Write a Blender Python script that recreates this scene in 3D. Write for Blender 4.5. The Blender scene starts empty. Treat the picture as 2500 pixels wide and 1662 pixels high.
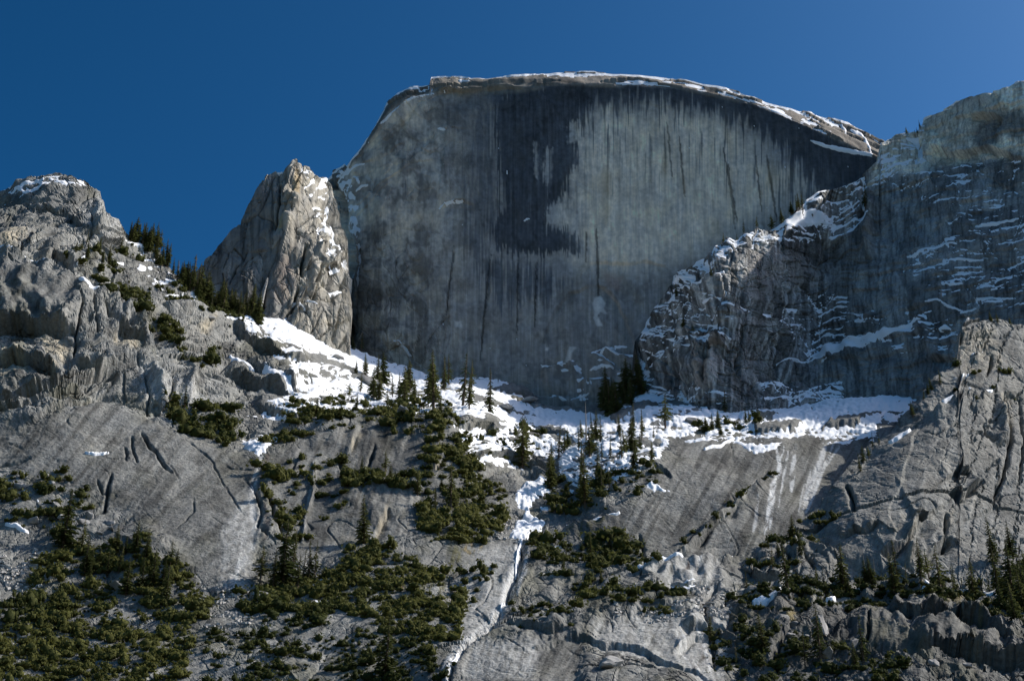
import bpy, math, random, time
import numpy as np
T0 = time.time()
random.seed(7); RNG = np.random.default_rng(11)
SC = bpy.context.scene; COL = SC.collection
STEP = 2.6                                   # mesh spacing, in survey pixels (photo is 2500 x 1662)
# ------------------------------------------------------------------ camera
W, H, F, PITCH = 2500.0, 1662.0, 3800.0, math.radians(30)
CAM = np.array([0.0, 0.0, 1.7])
cd = bpy.data.cameras.new('camera'); cam = bpy.data.objects.new('camera', cd); COL.objects.link(cam)
cd.sensor_width = 36; cd.lens = F / W * 36; cd.clip_start = 1; cd.clip_end = 60000
cam.location = CAM; cam.rotation_euler = (math.pi / 2 + PITCH, 0, 0); SC.camera = cam
# ------------------------------------------------------------------ sky, sun, exposure
SUN_AZ, SUN_EL = 80.0, 43.0                  # degrees right of the view direction / above the horizon
world = bpy.data.worlds.new('World'); SC.world = world; world.use_nodes = True
wn = world.node_tree; bg = wn.nodes['Background']
sky = wn.nodes.new('ShaderNodeTexSky'); sky.sky_type = 'NISHITA'; sky.sun_disc = False
sky.sun_elevation = math.radians(SUN_EL); sky.sun_rotation = math.radians(SUN_AZ)
sky.altitude = 1200; sky.air_density = 1.0; sky.dust_density = 4.6; sky.ozone_density = 3.2
gm = wn.nodes.new('ShaderNodeGamma'); gm.inputs[1].default_value = 1.8               # polarised, contrasty blue
hs = wn.nodes.new('ShaderNodeHueSaturation'); hs.inputs['Saturation'].default_value = 1.11; hs.inputs['Value'].default_value = 0.655; hs.inputs['Hue'].default_value = 0.484
wn.links.new(sky.outputs[0], gm.inputs[0]); wn.links.new(gm.outputs[0], hs.inputs['Color']); wn.links.new(hs.outputs[0], bg.inputs[0]); bg.inputs[1].default_value = 0.05
a, e = math.radians(SUN_AZ), math.radians(SUN_EL)
SUN = np.array([math.sin(a) * math.cos(e), math.cos(a) * math.cos(e), math.sin(e)])
ld = bpy.data.lights.new('sun', 'SUN'); ld.energy = 5.0; ld.angle = math.radians(0.5); ld.color = (1, 0.95, 0.87)
lo = bpy.data.objects.new('sun', ld); COL.objects.link(lo)
from mathutils import Vector, Matrix
lo.rotation_euler = Vector(SUN).to_track_quat('Z', 'Y').to_euler()
SC.view_settings.view_transform = 'Standard'; SC.view_settings.look = 'None'
SC.view_settings.exposure = 0.2; SC.view_settings.gamma = 1.0
SC.cycles.max_bounces = 4; SC.cycles.diffuse_bounces = 2; SC.cycles.transparent_max_bounces = 4
SC.cycles.use_denoising = True
# ------------------------------------------------------------------ helpers
CP, SP = math.cos(PITCH), math.sin(PITCH)
def unproj(x, y, Y):
    """survey pixel + distance north of the camera -> world point"""
    xc = (x - W / 2) / F; yc = -(y - H / 2) / F
    dx, dy, dz = xc, CP - yc * SP, SP + yc * CP
    t = Y / dy
    return np.stack([dx * t, Y + 0 * t, CAM[2] + dz * t], -1)
def sstep(a_, b_, v):
    t = np.clip((v - a_) / (b_ - a_), 0, 1); return t * t * (3 - 2 * t)
PERM = np.concatenate([np.random.default_rng(3).permutation(256)] * 3).astype(np.int32)
GR = np.random.default_rng(5).normal(size=(256, 3)).astype(np.float32); GR /= np.linalg.norm(GR, axis=1, keepdims=True)
RND = np.random.default_rng(9).random((256, 4)).astype(np.float32)
GA = np.random.default_rng(6).random(256) * 2 * math.pi; GX, GY = np.cos(GA).astype(np.float32), np.sin(GA).astype(np.float32)
def perlin2(x, y, seed):
    xi, yi = np.floor(x).astype(np.int32), np.floor(y).astype(np.int32); xf, yf = x - xi, y - yi
    u = xf * xf * xf * (xf * (xf * 6 - 15) + 10); v = yf * yf * yf * (yf * (yf * 6 - 15) + 10); out = 0
    for dx in (0, 1):
        px = PERM[((xi + dx) & 255)] + seed; wx = u if dx else 1 - u
        for dy in (0, 1):
            h = PERM[(px + yi + dy) & 255]; out = out + wx * (v if dy else 1 - v) * (GX[h] * (xf - dx) + GY[h] * (yf - dy))
    return out * 1.5
def perlin(x, y, z):
    if np.ndim(z) == 0 and np.ndim(x) > 0:
        return perlin2(np.asarray(x, np.float32), np.asarray(y, np.float32) + 0 * np.asarray(x, np.float32), int(abs(z) * 37.7) & 255)
    x = np.asarray(x, np.float32); y = np.asarray(y, np.float32) + 0 * x; z = np.asarray(z, np.float32) + 0 * x
    xi, yi, zi = np.floor(x).astype(np.int32), np.floor(y).astype(np.int32), np.floor(z).astype(np.int32)
    xf, yf, zf = x - xi, y - yi, z - zi
    u = xf * xf * xf * (xf * (xf * 6 - 15) + 10); v = yf * yf * yf * (yf * (yf * 6 - 15) + 10); w = zf * zf * zf * (zf * (zf * 6 - 15) + 10)
    out = 0
    for dx in (0, 1):
        px = PERM[(xi + dx) & 255]; wx = u if dx else 1 - u
        for dy in (0, 1):
            py = PERM[px + ((yi + dy) & 255)]; wy = wx * (v if dy else 1 - v)
            for dz in (0, 1):
                g = GR[PERM[py + ((zi + dz) & 255)] & 255]
                out = out + wy * (w if dz else 1 - w) * (g[..., 0] * (xf - dx) + g[..., 1] * (yf - dy) + g[..., 2] * (zf - dz))
    return out * 1.6
def fbm(x, y, z, octv=4, gain=0.5, ridge=False):
    s, amp, tot = 0, 1.0, 0
    for i in range(octv):
        n = perlin(x + 17.3 * i, y - 9.1 * i, z + 5.7 * i)
        s = s + amp * ((1 - 2 * np.abs(n)) if ridge else n); tot += amp
        amp *= gain; x = x * 2.03; y = y * 2.03; z = z * 2.03
    return s / tot
def voro(a_, b_, seed=0):
    """2-D cells: F1, F2, random values of the cell, offset from its centre"""
    ai, bi = np.floor(a_).astype(np.int32), np.floor(b_).astype(np.int32)
    F1 = np.full(a_.shape, 9.0, np.float32); F2 = F1.copy()
    R = np.zeros(a_.shape + (4,), np.float32); OA = np.zeros_like(F1); OB = np.zeros_like(F1)
    for da in (-1, 0, 1):
        for db in (-1, 0, 1):
            ca, cb = ai + da, bi + db
            h = PERM[PERM[(ca + seed) & 255] + ((cb + 31 * seed) & 255)]
            r = RND[h]
            oa = a_ - (ca + 0.1 + 0.8 * r[..., 0]); ob = b_ - (cb + 0.1 + 0.8 * r[..., 1])
            d = np.sqrt(oa * oa + ob * ob); c = d < F1
            F2 = np.where(c, F1, np.minimum(F2, d)); F1 = np.where(c, d, F1)
            R[c] = RND[PERM[h + 7] & 255][c]; OA = np.where(c, oa, OA); OB = np.where(c, ob, OB)
    return F1, F2, R, OA, OB
def sdist(px, py, pts, closed=False):
    """signed distance to a polyline (right-hand side of the travel direction is +) """
    pts = np.asarray(pts, np.float32); segs = list(zip(pts[:-1], pts[1:]))
    if closed: segs.append((pts[-1], pts[0]))
    best = np.full(px.shape, 1e9, np.float32); sg = np.ones_like(best); par = np.zeros_like(best)
    n = len(segs)
    for k, (p, q) in enumerate(segs):
        d = q - p; L2 = max(float(d @ d), 1e-6)
        t = np.clip(((px - p[0]) * d[0] + (py - p[1]) * d[1]) / L2, 0, 1)
        ex, ey = px - p[0] - t * d[0], py - p[1] - t * d[1]
        dd = ex * ex + ey * ey; c = dd < best
        best = np.where(c, dd, best); par = np.where(c, (k + t) / n, par)
        sg = np.where(c, np.where(d[0] * (py - p[1]) - d[1] * (px - p[0]) >= 0, 1.0, -1.0), sg)
    return np.sqrt(best), sg, par
def inside(px, py, poly):
    c = np.zeros(px.shape, bool); n = len(poly)
    for i in range(n):
        (x1, y1), (x2, y2) = poly[i], poly[(i + 1) % n]
        if y1 == y2: continue
        c ^= ((y1 > py) != (y2 > py)) & (px < (x2 - x1) * (py - y1) / (y2 - y1) + x1)
    return c
def bbox(px, py, pts, m):
    p = np.asarray(pts); return (px > p[:, 0].min() - m) & (px < p[:, 0].max() + m) & (py > p[:, 1].min() - m) & (py < p[:, 1].max() + m)
def zone(px, py, poly, feather=8):
    """1 inside the polygon, falling to 0 over the feather outside/inside of its edge"""
    out = np.zeros(px.shape, np.float32); m = bbox(px, py, poly, feather * 2)
    if m.any():
        x, y = px[m], py[m]
        d = sdist(x, y, poly, True)[0]; d = np.where(inside(x, y, poly), d, -d)
        out[m] = sstep(-feather, feather, d)
    return out
def line(px, py, pts, w):
    """ribbon of half width w px, tapering at its ends"""
    out = np.zeros(px.shape, np.float32); m = bbox(px, py, pts, w * 3)
    if m.any():
        d, s, t = sdist(px[m], py[m], pts)
        ww = w * (0.35 + 0.65 * np.sin(np.clip(t, 0, 1) * math.pi) ** 0.5)
        out[m] = 1 - sstep(0.5 * ww, 1.5 * ww, d)
    return out
def tps(ctrl):
    c = np.array(ctrl, float); P = c[:, :2] / 1000; n = len(c)
    r = np.linalg.norm(P[:, None] - P[None], axis=2); K = np.where(r > 0, r * r * np.log(r + 1e-12), 0) + np.eye(n) * 2e-4
    A = np.zeros((n + 3, n + 3)); A[:n, :n] = K; A[:n, n:n + 1] = 1; A[:n, n + 1:] = P; A[n:, :n] = A[:n, n:].T
    s = np.linalg.solve(A, np.concatenate([c[:, 2], np.zeros(3)]))
    def f(x, y):
        x = x / 1000; y = y / 1000; o = s[n] + s[n + 1] * x + s[n + 2] * y
        for i in range(n):
            r2 = (x - P[i, 0]) ** 2 + (y - P[i, 1]) ** 2
            o = o + s[i] * 0.5 * r2 * np.log(r2 + 1e-12)
        return o
    return f
def normals(P):
    du = np.empty_like(P); dv = np.empty_like(P)
    du[:, 1:-1] = P[:, 2:] - P[:, :-2]; du[:, 0] = P[:, 1] - P[:, 0]; du[:, -1] = P[:, -1] - P[:, -2]
    dv[1:-1] = P[2:] - P[:-2]; dv[0] = P[1] - P[0]; dv[-1] = P[-1] - P[-2]
    n = np.cross(dv, du); n /= np.linalg.norm(n, axis=2, keepdims=True) + 1e-9
    n[n[..., 1] > 0.35] *= -1
    return n
def blur(A, k):
    """box blur of a 2-D grid, twice"""
    for _ in range(2):
        for ax in (0, 1):
            p = np.concatenate([np.repeat(A.take([0], ax), k, ax), A, np.repeat(A.take([-1], ax), k, ax)], ax)
            c = np.cumsum(p, ax, dtype=np.float64); c = np.concatenate([np.zeros_like(c.take([0], ax)), c], ax)
            n = 2 * k + 1; m = A.shape[ax]
            A = ((c.take(range(n, n + m), ax) - c.take(range(0, m), ax)) / n).astype(np.float32)
    return A
# ------------------------------------------------------------------ materials
def nodes(name):
    m = bpy.data.materials.new(name); m.use_nodes = True; t = m.node_tree
    b = t.nodes['Principled BSDF']; b.inputs['Specular IOR Level'].default_value = 0.15; b.inputs['Roughness'].default_value = 0.9
    return m, t, b
def nd(t, k, **kw):
    n = t.nodes.new(k)
    for a_, v in kw.items(): setattr(n, a_, v)
    return n
def rock_material(name, bump=0.5, fine=0.55, lo=0.62, hi=1.36):
    m, t, b = nodes(name); L = t.links.new
    at = nd(t, 'ShaderNodeAttribute', attribute_name='tone')
    co = nd(t, 'ShaderNodeTexCoord')
    n1 = nd(t, 'ShaderNodeTexNoise'); n1.inputs['Scale'].default_value = fine; n1.inputs['Detail'].default_value = 4; n1.inputs['Roughness'].default_value = 0.65
    L(co.outputs['Object'], n1.inputs['Vector'])
    mp = nd(t, 'ShaderNodeMapping'); mp.inputs['Scale'].default_value = (0.22, 0.03, 0.03); L(co.outputs['Object'], mp.inputs['Vector'])
    n2 = nd(t, 'ShaderNodeTexNoise'); n2.inputs['Scale'].default_value = 1.0; n2.inputs['Detail'].default_value = 3; L(mp.outputs[0], n2.inputs['Vector'])
    r1 = nd(t, 'ShaderNodeMapRange'); r1.inputs['From Min'].default_value = 0.3; r1.inputs['From Max'].default_value = 0.7; r1.inputs['To Min'].default_value = lo; r1.inputs['To Max'].default_value = hi
    L(n1.outputs[0], r1.inputs['Value'])
    r2 = nd(t, 'ShaderNodeMapRange'); r2.inputs['From Min'].default_value = 0.32; r2.inputs['From Max'].default_value = 0.68; r2.inputs['To Min'].default_value = 0.84; r2.inputs['To Max'].default_value = 1.14
    L(n2.outputs[0], r2.inputs['Value'])
    mu = nd(t, 'ShaderNodeMath', operation='MULTIPLY'); L(r1.outputs[0], mu.inputs[0]); L(r2.outputs[0], mu.inputs[1])
    mx = nd(t, 'ShaderNodeVectorMath', operation='SCALE'); L(at.outputs['Color'], mx.inputs[0]); L(mu.outputs[0], mx.inputs['Scale'])
    L(mx.outputs[0], b.inputs['Base Color'])
    # fine relief: grain, then two scales of open joints, strongest where the rock is broken (alpha of tone)
    bp = nd(t, 'ShaderNodeBump'); bp.inputs['Strength'].default_value = bump; bp.inputs['Distance'].default_value = 1.6
    L(n1.outputs[0], bp.inputs['Height'])
    wv = nd(t, 'ShaderNodeTexNoise'); wv.inputs['Scale'].default_value = .05; wv.inputs['Detail'].default_value = 1; L(co.outputs['Object'], wv.inputs['Vector'])
    wa = nd(t, 'ShaderNodeVectorMath', operation='MULTIPLY_ADD'); wa.inputs[1].default_value = (14, 14, 14); L(wv.outputs['Color'], wa.inputs[0]); L(co.outputs['Object'], wa.inputs[2])
    prev = bp
    mk = nd(t, 'ShaderNodeTexNoise'); mk.inputs['Scale'].default_value = .035; mk.inputs['Detail'].default_value = 2; L(co.outputs['Object'], mk.inputs['Vector'])
    mm = nd(t, 'ShaderNodeMapRange', interpolation_type='SMOOTHSTEP'); mm.inputs['From Min'].default_value = .42; mm.inputs['From Max'].default_value = .62; mm.inputs['To Min'].default_value = .12; L(mk.outputs[0], mm.inputs['Value'])
    ma = nd(t, 'ShaderNodeMath', operation='MULTIPLY'); L(at.outputs['Alpha'], ma.inputs[0]); L(mm.outputs[0], ma.inputs[1])
    for sc_, dist, st, rot in ((.055, 1.6, .9, (.3, .5, .4)), (.16, .8, .8, (1.0, .2, .9))):
        m2 = nd(t, 'ShaderNodeMapping'); m2.inputs['Scale'].default_value = (1.5, 1.0, .7); m2.inputs['Rotation'].default_value = rot; L(wa.outputs[0], m2.inputs['Vector'])
        vo = nd(t, 'ShaderNodeTexVoronoi', feature='DISTANCE_TO_EDGE'); vo.inputs['Scale'].default_value = sc_; vo.inputs['Randomness'].default_value = 1.0; L(m2.outputs[0], vo.inputs['Vector'])
        mr = nd(t, 'ShaderNodeMapRange', interpolation_type='SMOOTHSTEP'); mr.inputs['From Max'].default_value = .07; L(vo.outputs['Distance'], mr.inputs['Value'])
        b2 = nd(t, 'ShaderNodeBump'); b2.inputs['Distance'].default_value = dist
        ms = nd(t, 'ShaderNodeMath', operation='MULTIPLY'); ms.inputs[1].default_value = st; L(ma.outputs[0], ms.inputs[0]); L(ms.outputs[0], b2.inputs['Strength'])
        L(mr.outputs[0], b2.inputs['Height']); L(prev.outputs[0], b2.inputs['Normal']); prev = b2
    L(prev.outputs[0], b.inputs['Normal'])
    return m
def plain(name, c1, c2, scale, rough=0.9, bump=0.0, rand=0.0, trans=0.0):
    m, t, b = nodes(name); L = t.links.new; b.inputs['Roughness'].default_value = rough
    co = nd(t, 'ShaderNodeTexCoord'); n = nd(t, 'ShaderNodeTexNoise'); n.inputs['Scale'].default_value = scale; n.inputs['Detail'].default_value = 4
    L(co.outputs['Object'], n.inputs['Vector'])
    mx = nd(t, 'ShaderNodeMix', data_type='RGBA'); mx.inputs[6].default_value = (*c1, 1); mx.inputs[7].default_value = (*c2, 1)
    fac = n.outputs[0]
    if trans:
        nl = nd(t, 'ShaderNodeTexNoise'); nl.inputs['Scale'].default_value = scale * .12; nl.inputs['Detail'].default_value = 2; L(co.outputs['Object'], nl.inputs['Vector'])
        av = nd(t, 'ShaderNodeMath', operation='ADD'); L(n.outputs[0], av.inputs[0]); L(nl.outputs[0], av.inputs[1]); hf = nd(t, 'ShaderNodeMath', operation='MULTIPLY'); hf.inputs[1].default_value = .5; L(av.outputs[0], hf.inputs[0]); n = hf
        fac = n.outputs[0]
    if rand:
        oi = nd(t, 'ShaderNodeObjectInfo'); ad = nd(t, 'ShaderNodeMath', operation='MULTIPLY_ADD'); ad.inputs[1].default_value = rand; L(oi.outputs['Random'], ad.inputs[0]); 
        sb = nd(t, 'ShaderNodeMath', operation='SUBTRACT'); L(n.outputs[0], sb.inputs[0]); sb.inputs[1].default_value = rand / 2; L(sb.outputs[0], ad.inputs[2]); fac = ad.outputs[0]
    mr = nd(t, 'ShaderNodeMapRange'); mr.inputs['From Min'].default_value = 0.3; mr.inputs['From Max'].default_value = 0.7; L(fac, mr.inputs['Value'])
    L(mr.outputs[0], mx.inputs[0]); L(mx.outputs[2], b.inputs['Base Color'])
    if bump:
        bp = nd(t, 'ShaderNodeBump'); bp.inputs['Strength'].default_value = bump; bp.inputs['Distance'].default_value = 1.0
        L(n.outputs[0], bp.inputs['Height']); L(bp.outputs[0], b.inputs['Normal'])
    if trans:                                  # thin leaves let sunlight through
        tl = nd(t, 'ShaderNodeBsdfTranslucent'); L(mx.outputs[2], tl.inputs[0]); ms = nd(t, 'ShaderNodeMixShader'); ms.inputs[0].default_value = trans
        L(b.outputs[0], ms.inputs[1]); L(tl.outputs[0], ms.inputs[2]); L(ms.outputs[0], t.nodes['Material Output'].inputs['Surface'])
    return m
M_ROCK = rock_material('granite', .6, .5, .66, 1.32)
M_FACE = rock_material('streaked_granite', 0.25, 0.3, .84, 1.15)
M_SNOW = plain('snow', (0.80, 0.82, 0.85), (0.88, 0.89, 0.90), 0.15, 0.7, 0.25)
M_NEEDLE = plain('conifer_needles', (0.046, 0.060, 0.020), (0.120, 0.128, 0.045), 0.35, 0.8, 0, 0.35, .4)
M_LEAF = plain('shrub_leaves', (0.036, 0.046, 0.012), (0.110, 0.112, 0.030), 0.35, 0.85, 0.3, 0.35, .4)
M_BARK = plain('conifer_bark', (0.07, 0.05, 0.035), (0.16, 0.12, 0.09), 1.5)
M_DEAD = plain('dead_wood', (0.16, 0.14, 0.12), (0.30, 0.27, 0.23), 1.5)
M_BOULDER = plain('boulder_granite', (0.17, 0.165, 0.16), (0.36, 0.35, 0.33), 0.5, 0.9, 0.5)
M_RUBBLE = plain('pale_rubble', (0.28, 0.27, 0.25), (0.50, 0.48, 0.45), 0.8)
M_GROUND = plain('valley_floor', (0.05, 0.06, 0.03), (0.12, 0.11, 0.08), 0.05)
# ------------------------------------------------------------------ meshes
def mesh_from(name, V, Fq, mat, tone=None, smooth=False, alpha=None):
    me = bpy.data.meshes.new(name)
    V = np.ascontiguousarray(V, np.float32); Fq = np.ascontiguousarray(Fq, np.int32); k = Fq.shape[1]
    me.vertices.add(len(V)); me.vertices.foreach_set('co', V.ravel())
    me.loops.add(Fq.size); me.loops.foreach_set('vertex_index', Fq.ravel())
    me.polygons.add(len(Fq)); me.polygons.foreach_set('loop_start', np.arange(0, Fq.size, k, dtype=np.int32))
    me.polygons.foreach_set('use_smooth', np.full(len(Fq), smooth, bool))
    if tone is not None:
        at = me.attributes.new('tone', 'FLOAT_COLOR', 'POINT')
        at.data.foreach_set('color', np.concatenate([tone, np.ones((len(V), 1), np.float32) if alpha is None else alpha], 1).astype(np.float32).ravel())
    me.update(calc_edges=True); me.materials.append(mat)
    return me
def grid_faces(nr, nc):
    i = np.arange(nr * nc).reshape(nr, nc)
    return np.stack([i[:-1, :-1], i[1:, :-1], i[1:, 1:], i[:-1, 1:]], -1).reshape(-1, 4)
def link(name, me, parent=None, **props):
    o = bpy.data.objects.new(name, me); COL.objects.link(o)
    if parent: o.parent = parent
    for k, v in props.items():
        if v: o[k] = v
    return o
class Layer: pass
STROKE = 0.8
def make_layer(x0, x1, top, bot, ctrl, back=((8, -3), (30, -22), (80, -90), (190, -300)), step=None, even=False):
    """a landform: columns of the survey between the lines top and bot, at distances interpolated from the survey points ctrl"""
    g = Layer(); st = step or STEP
    xs = np.arange(x0, x1 + st, st); top = np.array(top, float); bot = np.array(bot, float)
    yt = np.interp(xs, top[:, 0], top[:, 1]); yb = np.interp(xs, bot[:, 0], bot[:, 1]); yb = np.maximum(yb, yt + 6)
    nr = int((yb - yt).max() / st); v = np.linspace(0, 1, nr)[:, None]
    ys = blur(np.repeat(yt[None], 3, 0).astype(np.float32), 22)[1] if even else yt      # rows follow the smoothed skyline lower down
    g.px = (xs[None] + 0 * v).astype(np.float32); g.py = (ys[None] + v * (yb - ys)[None] + (yt - ys)[None] * np.exp(-v * nr / 30)).astype(np.float32)
    g.Y = (ctrl(g.px, g.py) if callable(ctrl) else tps(ctrl)(g.px, g.py)).astype(np.float32)
    g.base = unproj(g.px, g.py, g.Y).astype(np.float32); g.n = normals(g.base)
    g.X, g.Z = g.base[..., 0], g.base[..., 2]; g.S = g.Z * 1.15
    g.disp = np.zeros(g.px.shape, np.float32); g.xs, g.yt, g.yb, g.back = xs, yt, yb, back
    # survey coordinates shaken by noise, so that no traced edge is straight
    q = 0.012
    g.vx = g.px + 10 * fbm(g.px * q, g.py * q, 23.1, 3) + 3.0 * fbm(g.px * .07, g.py * .07, 21.7, 2); g.vy = g.py + 8 * fbm(g.px * q, g.py * q, 28.4, 3) + 3.0 * fbm(g.px * .07, g.py * .07, 26.2, 2)
    g.wx = g.px + 9 * fbm(g.px * q, g.py * q, 3.1, 3) + 3.5 * perlin(g.px * .09, g.py * .09, 1.7)
    g.wy = g.py + 7 * fbm(g.px * q, g.py * q, 8.4, 3) + 3.5 * perlin(g.px * .09, g.py * .09, 6.2)
    return g
def plates(g, size, ang, asp, amp, crack, seed, warp=0.35, rough=1.0):
    """jointed granite: tilted plates at different heights with open cracks between them"""
    c, s = math.cos(ang), math.sin(ang)
    X = g.X + warp * size * perlin(g.X / size * .8, g.S / size * .8, seed * 1.3); S = g.S + warp * size * perlin(g.X / size * .8, g.S / size * .8, seed * 2.9 + 40)
    a_ = (X * c + S * s) / (size * asp); b_ = (-X * s + S * c) / size
    F1, F2, R, OA, OB = voro(a_, b_, seed)
    d = amp * ((R[..., 0] - 0.5) + 1.5 * (R[..., 1] - 0.5) * OA + 1.5 * (R[..., 2] - 0.5) * OB)
    open_ = sstep(.35, .8, R[..., 3])                                      # only some joints stand open
    g.disp += rough * (d * sstep(0.0, 0.07 + .16 * R[..., 0], F2 - F1) - crack * open_ * np.exp(-((F2 - F1) / 0.05)))
    return R[..., 3], F2 - F1
def facets(g, size, ang, asp, amp, crack, seed, rough=1.0, warp=.18, kk=.32):
    """broken rock: flat faces meeting at sharp edges, some of the joints open"""
    c, s = math.cos(ang), math.sin(ang)
    X = g.X + warp * size * perlin(g.X / size * .6, g.S / size * .6, seed * 1.3); S = g.S + warp * size * perlin(g.X / size * .6, g.S / size * .6, seed * 2.9 + 40)
    a_ = (X * c + S * s) / (size * asp); b_ = (-X * s + S * c) / size
    ai, bi = np.floor(a_).astype(np.int32), np.floor(b_).astype(np.int32)
    hi = np.full(a_.shape, -9., np.float32); h2 = hi.copy(); lo = np.full(a_.shape, 9., np.float32); rid = np.zeros_like(hi)
    for da in (-1, 0, 1):
        for db in (-1, 0, 1):
            ca, cb = ai + da, bi + db
            h = PERM[PERM[(ca + seed) & 255] + ((cb + 31 * seed) & 255)]; r = RND[h]; q = RND[PERM[h + 7] & 255]
            oa = a_ - (ca + .05 + .9 * r[..., 0]); ob = b_ - (cb + .05 + .9 * r[..., 1]); pen = kk * (oa * oa + ob * ob)
            v1 = .55 * (q[..., 0] - .5) + .95 * ((q[..., 1] - .5) * oa + (q[..., 2] - .5) * ob) - pen
            v2 = .55 * (r[..., 2] - .5) + .95 * ((r[..., 3] - .5) * oa + (q[..., 3] - .5) * ob) + pen
            w1 = v1 > hi; h2 = np.where(w1, hi, np.maximum(h2, v1)); rid = np.where(w1, q[..., 3], rid); hi = np.where(w1, v1, hi); lo = np.minimum(lo, v2)
    gap = hi - h2
    g.disp += rough * (amp * (hi + lo) - crack * sstep(.3, .75, rid) * np.exp(-(gap / .025)))
    return rid, gap
def sheets(g, size, ang, asp, n, amp, seed, rough=1.0, edge=.05):
    """exfoliation: curved shells of rock, each breaking off at a sharp edge"""
    c, s = math.cos(ang), math.sin(ang); a_ = (g.X * c + g.S * s) / (size * asp); b_ = (-g.X * s + g.S * c) / size
    f = n * (fbm(a_, b_, seed * 1.7, 2, .3) + .35 * b_) + .10 * perlin(a_ * 9, b_ * 9, seed * 1.) + 40
    fl = np.floor(f); fr = f - fl
    g.disp += rough * amp * (fl + sstep(0, edge, fr) - f) * (.3 + 1.2 * RND[PERM[(fl.astype(np.int32) + seed) & 255], 0]) * sstep(-.35, .15, perlin(a_ * 3, b_ * 3, seed + 9.))
    return fr
def strokes(g, items):
    """traced ledges (t=below the line stands proud), lips (above stands proud) and cracks: (kind, height m, width px, points)"""
    for kind, h, w, pts in items:
        m = bbox(g.px, g.py, pts, w * 4 + 14)
        if not m.any(): continue
        x, y = g.vx[m], g.vy[m]
        d, s, t = sdist(x, y, pts)
        e_ = STROKE * np.clip(np.sin(np.clip(t, 0, 1) * math.pi) * 2.2, 0.0, 1) * np.clip(.85 + .6 * perlin(x * .03, y * .03, w * 1.7), .3, 1.2)
        if kind == 'crack': g.disp[m] -= .8 * h * e_ * np.exp(-np.abs(d / (.5 * w)) ** 1.3) * (1 + .35 * s)
        elif kind == 'rib': g.disp[m] += h * e_ * np.exp(-(d / w) ** 2)
        elif kind == 'ledge':                                              # a shelf: proud below, set back above
            k = sstep(-2.6, 2.6, s * d); g.disp[m] += h * e_ * (.6 * k * np.exp(-(d / (1.8 * w)) ** 1.5) - .4 * (1 - k) * np.exp(-(d / (.6 * w)) ** 1.5))
        else:                                                              # an overlap: proud above, undercut below
            k = sstep(-2.6, 2.6, -s * d); g.disp[m] += h * e_ * (.5 * k * np.exp(-(d / (2.2 * w)) ** 1.5) - .6 * (1 - k) * np.exp(-(d / (.7 * w)) ** 1.5))
def finish(g, name, mat, tone, ext=None, hidden=None, sharp=.35, wings='', **props):
    g.disp = g.disp + sharp * (g.disp - blur(g.disp, 2))                    # crisp broken edges
    g.P = (g.base + g.n * g.disp[..., None]).astype(np.float32)
    rows = []
    for dy, dz in reversed(g.back):
        r = g.P[0].copy(); r[:, 1] += dy; r[:, 2] += dz; rows.append(r[None])
    A_ = getattr(g, 'alpha', np.full(g.px.shape, .5, np.float32)); A_ = np.concatenate([np.repeat(A_[:1], len(rows), 0), A_])
    P = np.concatenate(rows + [g.P]); T = np.concatenate([np.repeat(tone[:1], len(rows), 0), tone])
    if ext:                                   # the slope runs on down to the valley floor
        for dy, dz in ext:
            r = g.P[-1].copy(); r[:, 1] += dy; r[:, 2] = np.maximum(r[:, 2] + dz, -2); P = np.concatenate([P, r[None]]); T = np.concatenate([T, tone[-1:]]); A_ = np.concatenate([A_, A_[-1:]])
    H_ = np.zeros(P.shape[:2], bool)
    if hidden is not None: H_[len(rows):len(rows) + hidden.shape[0]] = hidden   # rock buried deep behind a nearer landform is left out
    for side in wings:                        # the landform runs on beyond the picture
        for off in (12, 35, 80, 160, 300):
            k = 0 if side == 'l' else -1; w_ = P[:, k:(1 if k == 0 else None)].copy() if off == 12 else e0.copy()
            if off == 12: e0 = w_.copy()
            w_[..., 0] += (-1 if k == 0 else 1) * off; w_[..., 2] -= .12 * off; w_[..., 1:] += RNG.normal(0, 2.0, w_[..., 1:].shape)
            cat = (lambda A, B: np.concatenate([B, A], 1)) if k == 0 else (lambda A, B: np.concatenate([A, B], 1))
            P = cat(P, w_); T = cat(T, T[:, :1] if k == 0 else T[:, -1:]); A_ = cat(A_, A_[:, :1] if k == 0 else A_[:, -1:]); H_ = cat(H_, H_[:, :1] if k == 0 else H_[:, -1:])
    nr, nc = P.shape[:2]
    Fq = grid_faces(nr, nc)
    if hidden is not None:
        Fq = Fq[~H_.ravel()[Fq].all(1)]
    me = mesh_from(name, P.reshape(-1, 3), Fq, mat, np.clip(T, 0.004, 0.9).reshape(-1, 3), alpha=np.clip(A_, 0, 1).reshape(-1, 1))
    me.polygons.foreach_set('use_smooth', A_.ravel()[Fq[:, 0]] < .42)       # polished slabs smooth, broken rock sharp
    return link(name, me, kind='structure', **props)
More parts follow.
